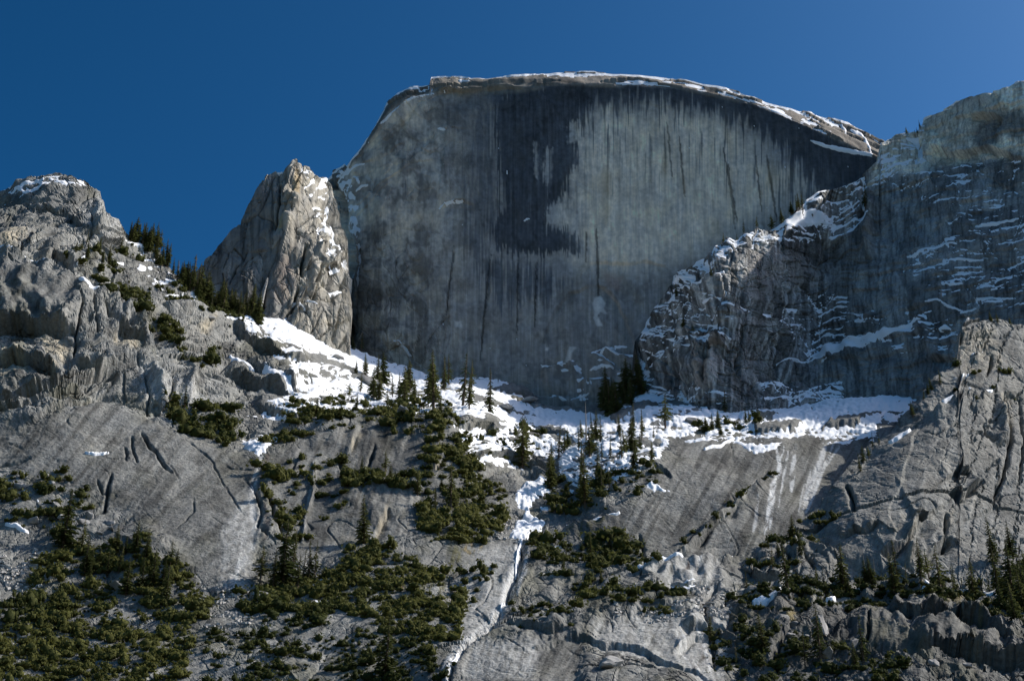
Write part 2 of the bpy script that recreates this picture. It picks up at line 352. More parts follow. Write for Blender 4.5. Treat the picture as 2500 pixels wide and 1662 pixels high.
def snow_sheet(g, name, amt, depth=2.2, k=3, **props):
    """snow: a smooth sheet over the rock, above it where snow lies and below it where the rock is bare"""
    sm = np.maximum(blur(g.disp, k), blur(g.disp, 3) - .25)
    a_ = np.clip(amt, -1, 1)
    off = sm + a_ * depth + .3 * np.clip(a_, 0, 1) * fbm(g.px * .03, g.py * .06, 77, 3)
    P = g.base + g.n * off[..., None]
    P[..., 2] += np.clip(a_, 0, 1) * 0.4
    nr, nc = amt.shape; Fq = grid_faces(nr, nc)
    keep = (np.maximum.reduce([(off - g.disp).ravel()[Fq[:, i]] for i in range(4)]) > -0.05) & (np.maximum.reduce([a_.ravel()[Fq[:, i]] for i in range(4)]) > -0.25)
    Fq = Fq[keep]; u, inv = np.unique(Fq, return_inverse=True)
    if len(u) < 10: return None
    g.snow = off > g.disp
    me = mesh_from(name, P.reshape(-1, 3)[u], inv.reshape(-1, 4), M_SNOW, smooth=True)
    return link(name, me, kind='stuff', **props)
def up(g):
    return normals(g.base + g.n * g.disp[..., None])[..., 2]
def grey(v, warm=0.0):
    v = np.asarray(v, np.float32)
    return np.stack([v * (1.0 + .06 * warm), v * 1.0, v * (0.965 - .10 * warm)], -1)
def mixc(T, col, m):
    return T * (1 - m[..., None]) + np.asarray(col, np.float32) * m[..., None]
# ================================================================== THE DOME
def streak(g, fx, fy, seed, octv=3, slant=0.0):
    return fbm((g.px + slant * g.py) * fx, g.py * fy, seed, octv, 0.6)
DOME_TOP = [(770, 470), (790, 436), (806, 425), (822, 412), (840, 401), (850, 408), (858, 398), (880, 368), (900, 338), (930, 282), (943, 253), (958, 240), (975, 226), (1000, 216), (1030, 214), (1050, 211), (1052, 190),
    (1080, 190), (1110, 193), (1150, 197), (1200, 196), (1260, 192), (1300, 186), (1340, 181), (1400, 178), (1450, 178), (1500, 181), (1560, 184), (1620, 190), (1680, 201), (1750, 215), (1800, 227), (1850, 243), (1900, 258),
    (1950, 272), (2000, 284), (2040, 294), (2080, 308), (2120, 326), (2155, 345), (2200, 378), (2240, 420)]
RIM = [(770, 500), (850, 412), (905, 342), (960, 262), (1000, 238), (1052, 222), (1130, 220), (1200, 215), (1320, 208), (1450, 209), (1560, 206), (1640, 213), (1720, 229), (1800, 248), (1850, 258), (1900, 277), (1950, 298), (2010, 328), (2070, 358), (2110, 372), (2230, 430)]
def dome_depth(x, y):
    """a plane wall, rounding over at the rim into the sloping cap"""
    nrm = np.array([-.105, -.99, .065]); P0 = unproj(np.array(1290.), np.array(985.), np.array(1116.)); cc = float(nrm @ (P0 - CAM))
    xc = (x - W / 2) / F; yc = -(y - H / 2) / F; dy = CP - yc * SP; dz = SP + yc * CP
    Yp = dy * cc / (nrm[0] * xc + nrm[1] * dy + nrm[2] * dz)
    R = np.array(RIM, float); ry = np.interp(x, R[:, 0], R[:, 1]); yr = -(ry - H / 2) / F; dyr = CP - yr * SP; dzr = SP + yr * CP
    Yr = dyr * cc / (nrm[0] * xc + nrm[1] * dyr + nrm[2] * dzr); zr = Yr * dzr / dyr
    T_ = 1.45 + 2.2 * np.exp(-np.clip(ry - y, 0, 200) / 7.0)
    Yc = (zr - T_ * Yr) / (dz / dy - T_)
    return np.where(y < ry, Yc, Yp) + .55 * np.clip(862 - x, 0, 200) + .25 * np.clip(930 - x, 0, 200)
g = make_layer(770, 2230, DOME_TOP, [(770, 940), (1000, 1000), (1300, 1060), (2240, 1060)], dome_depth,
    back=((25, 1), (60, -10), (130, -70), (260, -330)))
d, s, t = sdist(g.px, g.py, RIM); face = sstep(-4, 6, s * d)               # 1 on the wall, 0 on the cap above its rim
rd = s * d                                                              # px below the rim
left = 1 - sstep(1000, 1200, g.px + 40 * fbm(g.px * .01, g.py * .01, 3, 2))
g.disp += 2.5 * fbm(g.X / 70, g.S / 110, 2.2, 3) + .5 * fbm(g.X / 9, g.S / 30, 5.1, 3)
pr, pe = facets(g, 52, 1.40, 1.9, 2.6 , .5, 3, .35 + .65 * left); facets(g, 20, 1.45, 2.2, 1.1, .35, 8, .25 + .75 * left); facets(g, 34, .9, 1.6, 4.0, .6, 14, left)
sheets(g, 120, 1.45, 1.7, 7, .9, 9, .6); sheets(g, 60, 1.2, 1.6, 6, .7, 19, left)
g.disp *= 0.3 + 0.7 * face
g.disp += (1 - face) * (1.0 * np.sign(perlin(rd * .10 + 9, g.px * .006, 2.0)) + 1.5 * fbm(g.px * .02, rd * .06, 1, 3))
strokes(g, [('crack', 34, 22, [(800, 420), (828, 500), (845, 600), (850, 720), (838, 840), (825, 900)]), ('crack', 12, 10, [(868, 560), (872, 680), (862, 800), (850, 900)]),
    ('crack', 2.5, 3, [(1110, 600), (1100, 680), (1090, 770)]), ('crack', 2.5, 3, [(1200, 620), (1190, 720), (1180, 800), (1172, 880)]), ('crack', 2, 3, [(1030, 870), (1045, 830), (1070, 795), (1100, 770)]),
    ('lip', 3, 25, [(1318, 870), (1335, 810), (1360, 760), (1390, 715), (1455, 695)]), ('lip', 3.5, 40, [(1450, 690), (1500, 730), (1540, 790), (1560, 860)]), ('lip', 4, 30, [(945, 860), (970, 838), (1000, 850), (1018, 890)]),
    ('lip', 3, 22, [(1080, 505), (1100, 495), (1130, 492), (1160, 500)]), ('lip', 2.5, 20, [(1068, 312), (1090, 310), (1080, 420), (1070, 500)]), ('ledge', 8, 40, [(1320, 898), (1350, 895), (1380, 888), (1405, 878)]),
    ('ledge', 9, 45, [(1410, 935), (1450, 928), (1490, 930)]), ('ledge', 6, 30, [(1440, 870), (1480, 850), (1510, 868), (1560, 870)]), ('ledge', 6, 30, [(1290, 968), (1350, 970), (1400, 975)]), ('ledge', 5, 20, [(1350, 965), (1390, 985), (1430, 965)]),
    ('lip', 5, 45, [(1052, 226), (1150, 224), (1200, 214), (1290, 216)]), ('ledge', 6, 25, [(950, 280), (980, 258), (1010, 240), (1050, 232)]), ('lip', 2.5, 30, [(1420, 640), (1500, 645), (1580, 640), (1640, 655)]),
    ('ledge', 5, 20, [(840, 470), (870, 440), (900, 425)]), ('ledge', 4, 18, [(880, 480), (900, 470), (915, 472)]), ('ledge', 5, 30, [(1440, 860), (1500, 900), (1560, 930)])])
# --- rock colours of the wall: lichen-dark water streaks over pale granite
sk1 = streak(g, .075, .0016, 4.0, 3); sk2 = streak(g, .16, .0035, 9.0, 3); sk3 = streak(g, .030, .0012, 6.5, 2); mot = fbm(g.px * .028, g.py * .022, 2.0, 5); mot2 = fbm(g.px * .09, g.py * .07, 5.0, 3)
v = 0.29 + .06 * left + 0.09 * mot + 0.05 * mot2 + 0.03 * sk1 + .03 * (pr - .5) + .02 * sk2
wx, wy = g.px + 10 * mot + 4 * mot2, g.py + 12 * mot
rag = .9 * sk2 + 1.0 * streak(g, .30, .005, 15.0, 3) + .5 * sk1 + .15 * mot2                 # ragged up-and-down fingers
def stain(poly, feather, thr, k=.55, hard=.16): return sstep(thr, thr + hard, zone(wx, wy, poly, feather) + k * rag)
pale = np.clip(zone(wx, wy, [(1412, 340), (1395, 470), (1385, 545), (1415, 600), (1400, 640), (1480, 668), (1600, 662), (1650, 640), (1760, 575), (1900, 500), (2005, 455), (1960, 420), (1900, 410), (1840, 350), (1780, 300), (1720, 275), (1600, 265), (1480, 265), (1430, 300)], 52) * (1 + .35 * rag) + .18 * rag, 0, 1)
pat = fbm(g.px * .020, g.py * .016, 33, 5) + .25 * mot2
v = v * (1 + left * (.30 * sstep(.05, .25, pat) - .38 * sstep(.0, .22, -pat) + .25 * (pr - .5))) * (1 - .25 * (1 - left) * (1 - pale) * sstep(.05, .3, -pat))
v = v + pale * (0.30 + 0.08 * mot + .05 * sk2 + .03 * mot2)
warm = np.clip(1.0 * pale + 1.3 * np.clip(mot, -.3, .6) + .6 * left + .8 * left * sstep(.05, .3, pat), -.2, 2.0)
# the dark band hanging from the rim: long and short drips
drop = 28 + 80 * np.clip(streak(g, .10, 0, 1.0, 4) + .15, -.2, 1) + 60 * np.clip(streak(g, .022, 0, 7.0, 2), -.3, 1) + 40 * sstep(1820, 1960, g.px) + 70 * sstep(1900, 2060, g.px) + 22 * streak(g, .3, .01, 2.0, 2)
dk = face * (1 - sstep(-9, 9, rd - drop)) * sstep(1150, 1260, g.px + 60 * sk1)
dk2 = face * (1 - sstep(-20, 30, rd - 2.6 * drop)) * sstep(.12, .26, sk2 + .3 * sk1) * sstep(1200, 1300, g.px) * .8
dk3 = face * (1 - sstep(60, 380, rd + 120 * sk1)) * sstep(.18, .30, sk2 + .35 * streak(g, .24, .003, 19., 2)) * sstep(1380, 1450, g.px) * .8
far = sstep(1780, 2000, g.px + 30 * mot) * sstep(0.0, .14, rag * .6 + .06) * (1 - sstep(120, 270, rd + 80 * sk2)) * .85
blk = stain([(1235, 225), (1430, 225), (1432, 300), (1402, 330), (1410, 400), (1390, 440), (1380, 500), (1345, 520), (1340, 560), (1402, 570), (1410, 612), (1300, 622), (1215, 604), (1205, 560), (1235, 500), (1215, 400), (1205, 300)], 40, .36, .50)
win = np.zeros_like(v)
for poly in ([(1330, 360), (1350, 366), (1348, 410), (1342, 446), (1328, 452), (1322, 400)], [(1306, 356), (1314, 350), (1316, 440), (1304, 430)], [(1386, 300), (1414, 296), (1412, 350), (1384, 356)], [(1340, 500), (1384, 474), (1386, 548), (1330, 548)]):
    win = np.maximum(win, sstep(.40, .9, zone(g.px + 7 * mot2 + 5 * mot, g.py + 16 * mot + 12 * sk2, poly, 12) + .6 * rag))
blk = blk * (1 - .75 * win) * np.clip(.9 + .3 * sk2 + .25 * mot, .4, 1)
v = v + win * .13
mid = np.maximum(stain([(1120, 280), (1230, 240), (1225, 420), (1240, 520), (1190, 620), (1330, 630), (1400, 690), (1330, 760), (1200, 740), (1120, 600), (1130, 450)], 70, .5, .55, .3) * .6, zone(wx, wy, [(1050, 230), (1230, 220), (1230, 600), (1120, 520), (1080, 360)], 50) * .34)
low = sstep(600, 690, wy + 20 * rag) * np.clip(.34 + .7 * rag + .25 * mot, 0, .8) * (1 - .7 * pale)
upl = face * (1 - sstep(30, 90, rd + 40 * mot)) * sstep(1000, 1130, g.px) * .5
D = 1 - (1 - dk * .88) * (1 - dk2 * .8) * (1 - dk3) * (1 - far) * (1 - blk * .98) * (1 - mid) * (1 - low * .66) * (1 - upl * .7)
v = v * 1.2
scar = np.zeros_like(v)
for poly in ([(1452, 726), (1466, 720), (1478, 738), (1474, 752), (1482, 765), (1476, 766), (1466, 760), (1458, 772), (1472, 796), (1458, 797), (1448, 775), (1452, 760), (1446, 740)], [(1110, 785), (1126, 786), (1128, 800), (1112, 800)], [(1390, 848), (1408, 848), (1396, 862), (1394, 880), (1378, 880)], [(1332, 848), (1340, 848), (1338, 856), (1331, 855)]):
    scar = np.maximum(scar, zone(g.px + 2 * mot2, g.py, poly, 2.5))
line_dk = np.zeros_like(v)
for x0, y0, x1, y1, w_ in ((1457, 560, 1462, 770, 3), (1432, 565, 1430, 640, 2.2), (1456, 560, 1456, 590, 3), (1108, 600, 1090, 770, 1.8), (1198, 620, 1172, 880, 2.4), (1765, 360, 1800, 540, 3), (1658, 330, 1672, 480, 2.4), (1778, 400, 1795, 560, 2.6), (1872, 380, 1895, 530, 3.5), (1630, 300, 1640, 430, 2), (1845, 380, 1860, 520, 2.2), (1310, 640, 1305, 800, 2), (1265, 640, 1262, 820, 2.4)):
    line_dk = np.maximum(line_dk, line(g.px + 3 * mot2, g.py, [(x0, y0), (.5 * x0 + .5 * x1, .5 * y0 + .5 * y1), (x1, y1)], w_))
v = v * (1 - .8 * np.clip(D, 0, 1)) * (1 - .7 * line_dk)
T = grey(v, warm)
T = mixc(T, (.40, .31, .18), .45 * pale * sstep(.15, .5, fbm(g.px * .02, g.py * .004, 12, 3)))
T = mixc(T, (.30, .17, .11), .35 * zone(wx, wy, [(1470, 660), (1520, 680), (1510, 710), (1480, 700)], 10))
T = T * (1 + .16 * np.clip(streak(g, .35, .012, 51., 2), -1, 1) + .10 * mot2)[..., None]
cool = sstep(.35, .9, D)[..., None]; T = T * (1 - cool * np.array([.18, .05, -.14]))
T = mixc(T, (.62, .62, .60), scar)
capc = grey(.15 + .12 * fbm(g.px * .012, rd * .12, 4, 4), .8); T = T * face[..., None] + capc * (1 - face[..., None])
T = T * (np.array([1.06, 1.0, .96]) * (1 + pale[..., None] * np.array([.05, 0, -.06])))
tanb = zone(g.px, g.py, [(1052, 192), (1110, 195), (1300, 205), (1330, 215), (1290, 224), (1200, 226), (1130, 232), (1054, 224)], 5); T = mixc(T, (.26, .235, .19), tanb * np.clip(.55 + mot, 0, 1))
T = mixc(T, (.34, .30, .25), .8 * zone(g.px, g.py, [(1400, 190), (1500, 192), (1520, 212), (1440, 210)], 6))
amt = np.full(v.shape, -1.0, np.float32)
top = np.interp(g.px, [p[0] for p in DOME_TOP], [p[1] for p in DOME_TOP]); dt = g.py - top
amt = np.maximum(amt, 0.8 - np.abs(dt) / (2.6 + 4 * sstep(1280, 1400, g.px) * (1 - sstep(1560, 1700, g.px)) + 4 * mot2) * .9)
rib = (1 - face) * sstep(1450, 1560, g.px) * (1 - sstep(2000, 2100, g.px))
amt = np.maximum(amt, rib * (1.9 * fbm(g.px * .014, dt * .16 + 2, 1.0, 3) - .22) - (1 - rib))
for pts, w_ in (([(1060, 228), (1020, 240), (985, 258), (955, 280), (930, 305)], 3), ([(2078, 318), (2105, 332), (2120, 355), (2126, 375)], 3), ([(2050, 300), (2062, 315), (2065, 330)], 1.8), ([(2030, 360), (2080, 372), (2130, 380)], 6), ([(1980, 345), (2020, 360), (2060, 372)], 4),
        ([(1070, 510), (1085, 498), (1105, 493), (1130, 492)], 2.5), ([(1320, 893), (1340, 897), (1370, 895), (1400, 883)], 3), ([(1070, 312), (1084, 311)], 2.5), ([(1120, 202), (1152, 203)], 2), ([(1410, 932), (1450, 928), (1485, 928)], 6), ([(1350, 965), (1385, 985)], 4), ([(1400, 978), (1440, 966)], 3), ([(1440, 905), (1470, 895), (1500, 905)], 4), ([(1465, 870), (1480, 850), (1510, 870), (1560, 870)], 4),
        ([(850, 420), (870, 405), (890, 400)], 3), ([(870, 470), (885, 458), (900, 455)], 3), ([(862, 432), (875, 440), (878, 452)], 4), ([(930, 262), (990, 222), (1030, 216)], 2.5), ([(1280, 540), (1292, 535)], 2), ([(960, 838), (975, 838), (990, 852), (1005, 870)], 3)):
    amt = np.maximum(amt, 2 * line(g.wx * .4 + g.px * .6, g.wy * .4 + g.py * .6, pts, w_) - 1)
gul = zone(wx, wy, [(820, 405), (850, 402), (870, 470), (880, 560), (872, 700), (850, 700), (835, 560), (815, 450)], 12)
amt = np.maximum(amt, gul * (.1 + 1.6 * fbm(g.px * .05, g.py * .07, 3, 3)) - (1 - gul))
rtl = zone(wx, wy, [(1320, 880), (1560, 820), (1570, 940), (1480, 990), (1340, 985)], 16); un = up(g)
amt = np.maximum(amt, rtl * (2.2 * fbm(g.px * .02, g.py * .055, 21, 3) - .35 + 1.2 * (un - .35)) - (1 - rtl))
g.alpha = .25 + .45 * left
finish(g, 'dome_mountain', M_FACE, T, sharp=.3, hidden=(g.px > 1700) & (g.py > 760 - .62 * (g.px - 1700)), label='huge grey granite dome with a sheer dark-streaked wall and snowy rounded top', category='mountain')
snow_sheet(g, 'snow', amt, .8, 1, label='thin white snow along the rounded rim and ledges of the great dome', category='snow')
DOME = g
# ================================================================== THE SPIRE
SPIRE_TOP = [(470, 690), (505, 632), (535, 592), (560, 560), (600, 505), (632, 462), (650, 440), (668, 427), (676, 423), (692, 426), (700, 416), (708, 404), (716, 392), (722, 389), (728, 394), (745, 402), (765, 411), (774, 424), (780, 432), (800, 430), (815, 470), (840, 560), (852, 640), (858, 720), (850, 900)]
g = make_layer(470, 856, SPIRE_TOP, [(470, 760), (640, 860), (856, 960)], [
    (480, 680, 1060), (505, 640, 1058), (560, 570, 1062), (632, 470, 1072), (676, 430, 1078), (722, 392, 1080), (765, 414, 1092), (780, 440, 1104), (800, 440, 1112), (835, 560, 1096), (850, 700, 1082), (840, 900, 1058),
    (600, 640, 1049), (700, 560, 1056), (720, 470, 1066), (690, 700, 1040), (610, 760, 1034), (780, 560, 1070), (800, 640, 1062), (760, 700, 1046), (820, 780, 1052), (740, 830, 1032), (650, 840, 1024), (540, 720, 1040)], step=2.2)
g.disp += 2.0 * fbm(g.X / 40, g.S / 60, 4.4, 3) + .5 * fbm(g.X / 6, g.S / 14, 1.1, 3)
pr, pe = facets(g, 24, 1.5, 3.2, 8, 3.0, 5, 1, .12); pr2, _ = facets(g, 10, 1.5, 3.0, 4.0, 2.2, 9, 1, .12); facets(g, 4.5, 1.45, 2.2, 1.6, .7, 19)
strokes(g, [('rib', 12, 16, [(722, 392), (718, 440), (712, 500), (700, 560), (690, 620)]), ('crack', 9, 6, [(688, 440), (684, 500), (670, 570)]), ('crack', 14, 9, [(755, 590), (742, 640), (735, 680)]), ('crack', 10, 8, [(790, 640), (776, 690), (770, 730)]), ('lip', 9, 26, [(796, 650), (812, 640), (828, 655)]), ('ledge', 9, 30, [(780, 590), (805, 598), (832, 612)]), ('crack', 12, 6, [(690, 780), (715, 740), (725, 700)]),
    ('rib', 6, 10, [(760, 610), (770, 660), (765, 720)]), ('crack', 7, 5, [(812, 840), (820, 790), (832, 740)]), ('ledge', 5, 25, [(765, 505), (785, 507), (805, 515)]), ('crack', 8, 7, [(655, 700), (640, 760), (620, 800)]), ('lip', 4, 26, [(700, 752), (725, 740), (740, 752), (755, 756)]), ('crack', 7, 6, [(560, 700), (575, 650), (600, 600)]), ('ledge', 6, 16, [(755, 410), (770, 425), (790, 440)])])
mot = fbm(g.px * .04, g.py * .03, 2.0, 4); sk = streak(g, .10, .006, 4.0, 3)
rt = sstep(640, 730, g.px + 25 * mot)  # right of the ridge line: sunlit side painted paler and warmer
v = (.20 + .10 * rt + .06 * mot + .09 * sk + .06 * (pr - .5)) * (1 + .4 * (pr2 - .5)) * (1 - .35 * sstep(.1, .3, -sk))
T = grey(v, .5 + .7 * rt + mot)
T = mixc(T, (.44, .34, .20), .8 * zone(g.px + 4 * mot, g.py, [(722, 415), (732, 440), (728, 475), (716, 478), (714, 440)], 5)); T = mixc(T, (.40, .34, .15), .55 * zone(g.px + 8 * mot, g.py, [(680, 540), (696, 520), (690, 560), (682, 570)], 6))
T = mixc(T, (.30, .22, .17), .4 * zone(g.px + 12 * mot, g.py, [(680, 640), (715, 600), (720, 680), (700, 740), (670, 740)], 14))
un = up(g); amt = np.full(v.shape, -1.0, np.float32)
z = zone(g.wx, g.wy, [(722, 395), (770, 412), (800, 440), (815, 520), (835, 610), (850, 660), (820, 680), (790, 610), (760, 500), (740, 430)], 10)
amt = np.maximum(amt, z * (1.7 * fbm(g.px * .05, g.py * .06, 6, 3) - .30 + 1.3 * (un - .3)) - (1 - z))
for pts, w_ in (([(780, 592), (800, 596), (822, 606), (832, 616)], 5), ([(676, 424), (692, 427)], 2.5), ([(765, 507), (785, 505)], 2.5), ([(780, 434), (790, 440), (802, 432)], 5), ([(804, 713), (832, 714)], 3), ([(708, 748), (722, 738), (735, 742), (745, 754)], 1.8), ([(750, 726), (775, 738)], 2)):
    amt = np.maximum(amt, 2 * line(g.wx * .5 + g.px * .5, g.wy * .5 + g.py * .5, pts, w_) - 1)
g.alpha = np.full(v.shape, .8, np.float32)
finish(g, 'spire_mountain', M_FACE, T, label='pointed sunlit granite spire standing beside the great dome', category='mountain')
snow_sheet(g, 'snow', amt, .8, 1, label='small snow patches caught on the ledges of the pointed spire', category='snow')
SPIRE = g
# ================================================================== THE SHADED CLIFF AND RIDGE
CLIFF_TOP = [(1440, 1015), (1480, 975), (1530, 940), (1558, 905), (1564, 860), (1572, 800), (1578, 772), (1600, 740), (1628, 706), (1640, 690), (1641, 672), (1652, 655), (1690, 640), (1720, 618), (1768, 588), (1800, 573), (1860, 548), (1908, 543), (1935, 525), (1968, 490), (2010, 464), (2080, 440), (2108, 420), (2125, 405), (2146, 385), (2150, 352), (2168, 338), (2186, 325), (2205, 319), (2236, 314), (2246, 292), (2250, 279), (2265, 272), (2292, 267), (2310, 255), (2345, 240), (2400, 236), (2440, 232), (2468, 222), (2486, 207), (2500, 203), (2560, 195)]
g = make_layer(1440, 2560, CLIFF_TOP, [(1440, 1060), (1700, 1060), (2000, 1050), (2560, 1040)], [
    (1450, 1010, 1052), (1520, 950, 1046), (1564, 860, 1050), (1600, 760, 1052), (1640, 690, 1046), (1600, 900, 1022), (1690, 645, 1022), (1768, 592, 1022), (1860, 552, 1028), (1968, 495, 1052), (2108, 425, 1072), (2150, 360, 1080),
    (1720, 800, 972), (1700, 960, 954), (1660, 1040, 955), (1760, 640, 990), (1860, 640, 1002), (1900, 760, 1002), (1990, 830, 1032), (2010, 960, 980), (2000, 1040, 950), (2020, 650, 1048), (2060, 520, 1066), (2130, 760, 1004), (2130, 930, 964),
    (2250, 700, 974), (2250, 930, 938), (2400, 700, 938), (2400, 930, 905), (2540, 700, 905), (2540, 950, 870), (2200, 480, 1054), (2350, 480, 1000), (2540, 480, 950), (2200, 325, 1082), (2300, 262, 1064), (2400, 240, 1020), (2540, 200, 985), (2400, 1040, 890), (2200, 1040, 930)],
    back=((12, -1), (60, -14), (140, -80), (260, -330)))
crag = sstep(2060, 1980, g.px + .25 * (g.py - 700))                        # the broken crag, against the smooth shaded wall
g.disp += 4 * fbm(g.X / 55, g.S / 70, 8.8, 3) + .6 * fbm(g.X / 8, g.S / 12, 1.9, 3)
pr, pe = facets(g, 42, 1.42, 1.9, 15, 2.5, 6, .4 + .6 * crag); pr2, _ = facets(g, 17, 1.45, 2.0, 8, 2.2, 12, .3 + .7 * crag); pr3, _ = facets(g, 7, 1.3, 1.7, 3.2, 1.0, 22, .35 + .65 * crag); facets(g, 3.5, 1.2, 1.4, 1.2, .4, 32, .5 + .5 * crag)
led = g.py + .22 * (g.px - 2100) * sstep(2100, 2200, g.px) - .12 * (g.px - 1700) * crag + 10 * fbm(g.px * .01, g.py * .01, 4, 3)
tr = (led / 34) % 1.0; g.disp += (1.6 - .6 * crag) * (tr - .5) * sstep(-.15, .25, perlin(g.px * .012, led * .02, 3))
tr2 = (led / 13 + .5 * perlin(g.px * .02, g.py * .02, 9)) % 1.0; g.disp += (.9 - .5 * crag) * (tr2 - .5) * sstep(-.1, .2, perlin(g.px * .02, led * .04, 7))
strokes(g, [('ledge', 10, 40, [(1640, 676), (1690, 650), (1768, 596), (1860, 556), (1910, 552)]), ('ledge', 7, 30, [(1645, 712), (1700, 700), (1770, 664)]), ('ledge', 9, 40, [(1715, 742), (1750, 730), (1790, 738), (1835, 762), (1880, 780), (1925, 795), (1960, 797)]), ('ledge', 10, 45, [(1675, 805), (1700, 799), (1745, 815), (1785, 832)]), ('crack', 13, 10, [(1815, 790), (1812, 850), (1800, 930)]),
    ('rib', 11, 14, [(1722, 820), (1720, 900), (1712, 950)]), ('rib', 12, 12, [(1752, 825), (1748, 900), (1730, 960)]), ('crack', 8, 8, [(1738, 830), (1735, 900), (1722, 950)]), ('ledge', 8, 40, [(1570, 905), (1600, 872), (1660, 824)]), ('ledge', 12, 60, [(1975, 865), (2060, 850), (2150, 820), (2225, 788), (2255, 770)]), ('ledge', 7, 30, [(2000, 812), (2060, 800), (2110, 778), (2135, 758)]), ('ledge', 5, 22, [(1905, 880), (1950, 876), (2005, 880)]),
    ('lip', 6, 30, [(2270, 880), (2300, 872), (2335, 875)]), ('lip', 9, 60, [(2250, 350), (2330, 370), (2400, 360), (2500, 385)]), ('ledge', 7, 40, [(2030, 578), (2070, 570), (2125, 530)]), ('ledge', 9, 35, [(1965, 495), (2010, 468), (2080, 445), (2112, 428)]), ('crack', 16, 10, [(2110, 420), (2112, 480), (2100, 540)]), ('rib', 12, 14, [(2122, 480), (2120, 540), (2115, 580), (2130, 640)]),
    ('lip', 7, 40, [(2236, 316), (2242, 345), (2250, 370)]), ('crack', 9, 8, [(2238, 318), (2240, 350), (2235, 400)]), ('ledge', 6, 35, [(2200, 432), (2250, 422), (2310, 418)]), ('ledge', 5, 30, [(2290, 404), (2340, 396), (2385, 386)]), ('ledge', 6, 40, [(2280, 560), (2330, 545), (2370, 522)]), ('lip', 9, 40, [(2370, 285), (2420, 278), (2450, 290)]), ('ledge', 6, 30, [(1855, 938), (1900, 940), (1920, 948)]), ('ledge', 7, 30, [(1870, 985), (1930, 975), (2000, 955), (2040, 940)])])
mot = fbm(g.px * .03, g.py * .03, 2.0, 4); sk = streak(g, .08, .008, 4.0, 3)
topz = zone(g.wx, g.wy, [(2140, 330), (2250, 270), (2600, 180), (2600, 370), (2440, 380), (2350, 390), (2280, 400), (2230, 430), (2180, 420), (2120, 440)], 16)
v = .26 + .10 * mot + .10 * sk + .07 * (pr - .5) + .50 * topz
sk4 = fbm((g.px + .06 * g.py) * .16, g.py * .014, 44, 3, .65); v = v * (1 + .55 * (pr2 - .5) + .35 * (pr3 - .5)) * (1 - .3 * crag) * (1 + .9 * crag * sstep(.02, .3, sk + .5 * sk4)) * (1 - .4 * sstep(.02, .22, -sk4 - .3 * sk)) ; T = grey(v, .2 + mot + 1.3 * topz)  # crag colour lowered for its shading, besides the streaks
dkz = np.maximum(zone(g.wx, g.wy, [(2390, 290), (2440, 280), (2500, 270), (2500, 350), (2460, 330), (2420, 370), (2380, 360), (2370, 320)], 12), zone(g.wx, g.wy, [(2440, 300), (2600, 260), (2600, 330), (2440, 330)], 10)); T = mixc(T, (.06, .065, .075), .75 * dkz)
pal = np.maximum.reduce([zone(g.wx, g.wy, p, 7) for p in ([(1830, 620), (1880, 600), (1960, 610), (1990, 660), (1960, 690), (1900, 690), (1850, 740), (1810, 700)], [(2115, 560), (2132, 555), (2136, 590), (2112, 596)], [(1712, 830), (1756, 830), (1752, 940), (1700, 960)], [(1780, 860), (1870, 850), (1860, 930), (1800, 930)])]); T = mixc(T, (.34, .31, .28), .6 * pal * np.clip(.8 + sk, 0, 1))  # pale patches, with the sunlit crag face and pillar painted into the colour
T = mixc(T, (.36, .30, .21), .5 * zone(g.wx, g.wy, [(2250, 320), (2350, 325), (2360, 350), (2250, 340)], 10))
un = up(g); amt = np.full(v.shape, -1.0, np.float32); lay = fbm(g.px * .013, led * .085, 14, 5, .6)
for poly, dn in (([(1640, 672), (1690, 640), (1768, 585), (1860, 545), (1960, 495), (2110, 420), (2130, 520), (2080, 560), (1990, 590), (1880, 590), (1780, 620), (1700, 690), (1640, 730)], .24), ([(1560, 760), (1640, 690), (1760, 660), (1800, 760), (1780, 840), (1680, 850), (1560, 930)], -.05), ([(1900, 760), (2000, 700), (2140, 740), (2120, 830), (1980, 870), (1900, 830)], -.06),
                 ([(2190, 660), (2260, 600), (2400, 540), (2600, 480), (2600, 760), (2300, 730)], -.32), ([(2150, 430), (2330, 390), (2500, 380), (2600, 480), (2380, 540), (2200, 480)], -.40), ([(2150, 340), (2250, 290), (2260, 380), (2200, 430), (2130, 460)], .06), ([(2100, 780), (2250, 740), (2360, 790), (2330, 850), (2200, 880)], -.28), ([(1850, 920), (2060, 930), (2060, 1000), (1850, 1000)], -.1), ([(1440, 1000), (1560, 890), (1650, 960), (1640, 1060), (1440, 1060)], .0), ([(1650, 930), (1760, 950), (1780, 1000), (1650, 1000)], .0)):
    z = zone(g.wx, g.wy, poly, 14); amt = np.maximum(amt, z * (dn + 1.9 * lay + 1.1 * (un - .38) - .16) - (1 - z))
amt = np.maximum(amt, 1.9 * zone(g.wx, g.wy, [(1975, 860), (2060, 850), (2150, 822), (2225, 790), (2262, 768), (2240, 795), (2170, 835), (2090, 868), (2010, 882)], 7) - 1)
amt = np.maximum(amt, 1.9 * zone(g.wx, g.wy, [(1910, 545), (1955, 514), (1980, 511), (2012, 524), (2042, 540), (1980, 548), (1925, 553)], 5) - 1)
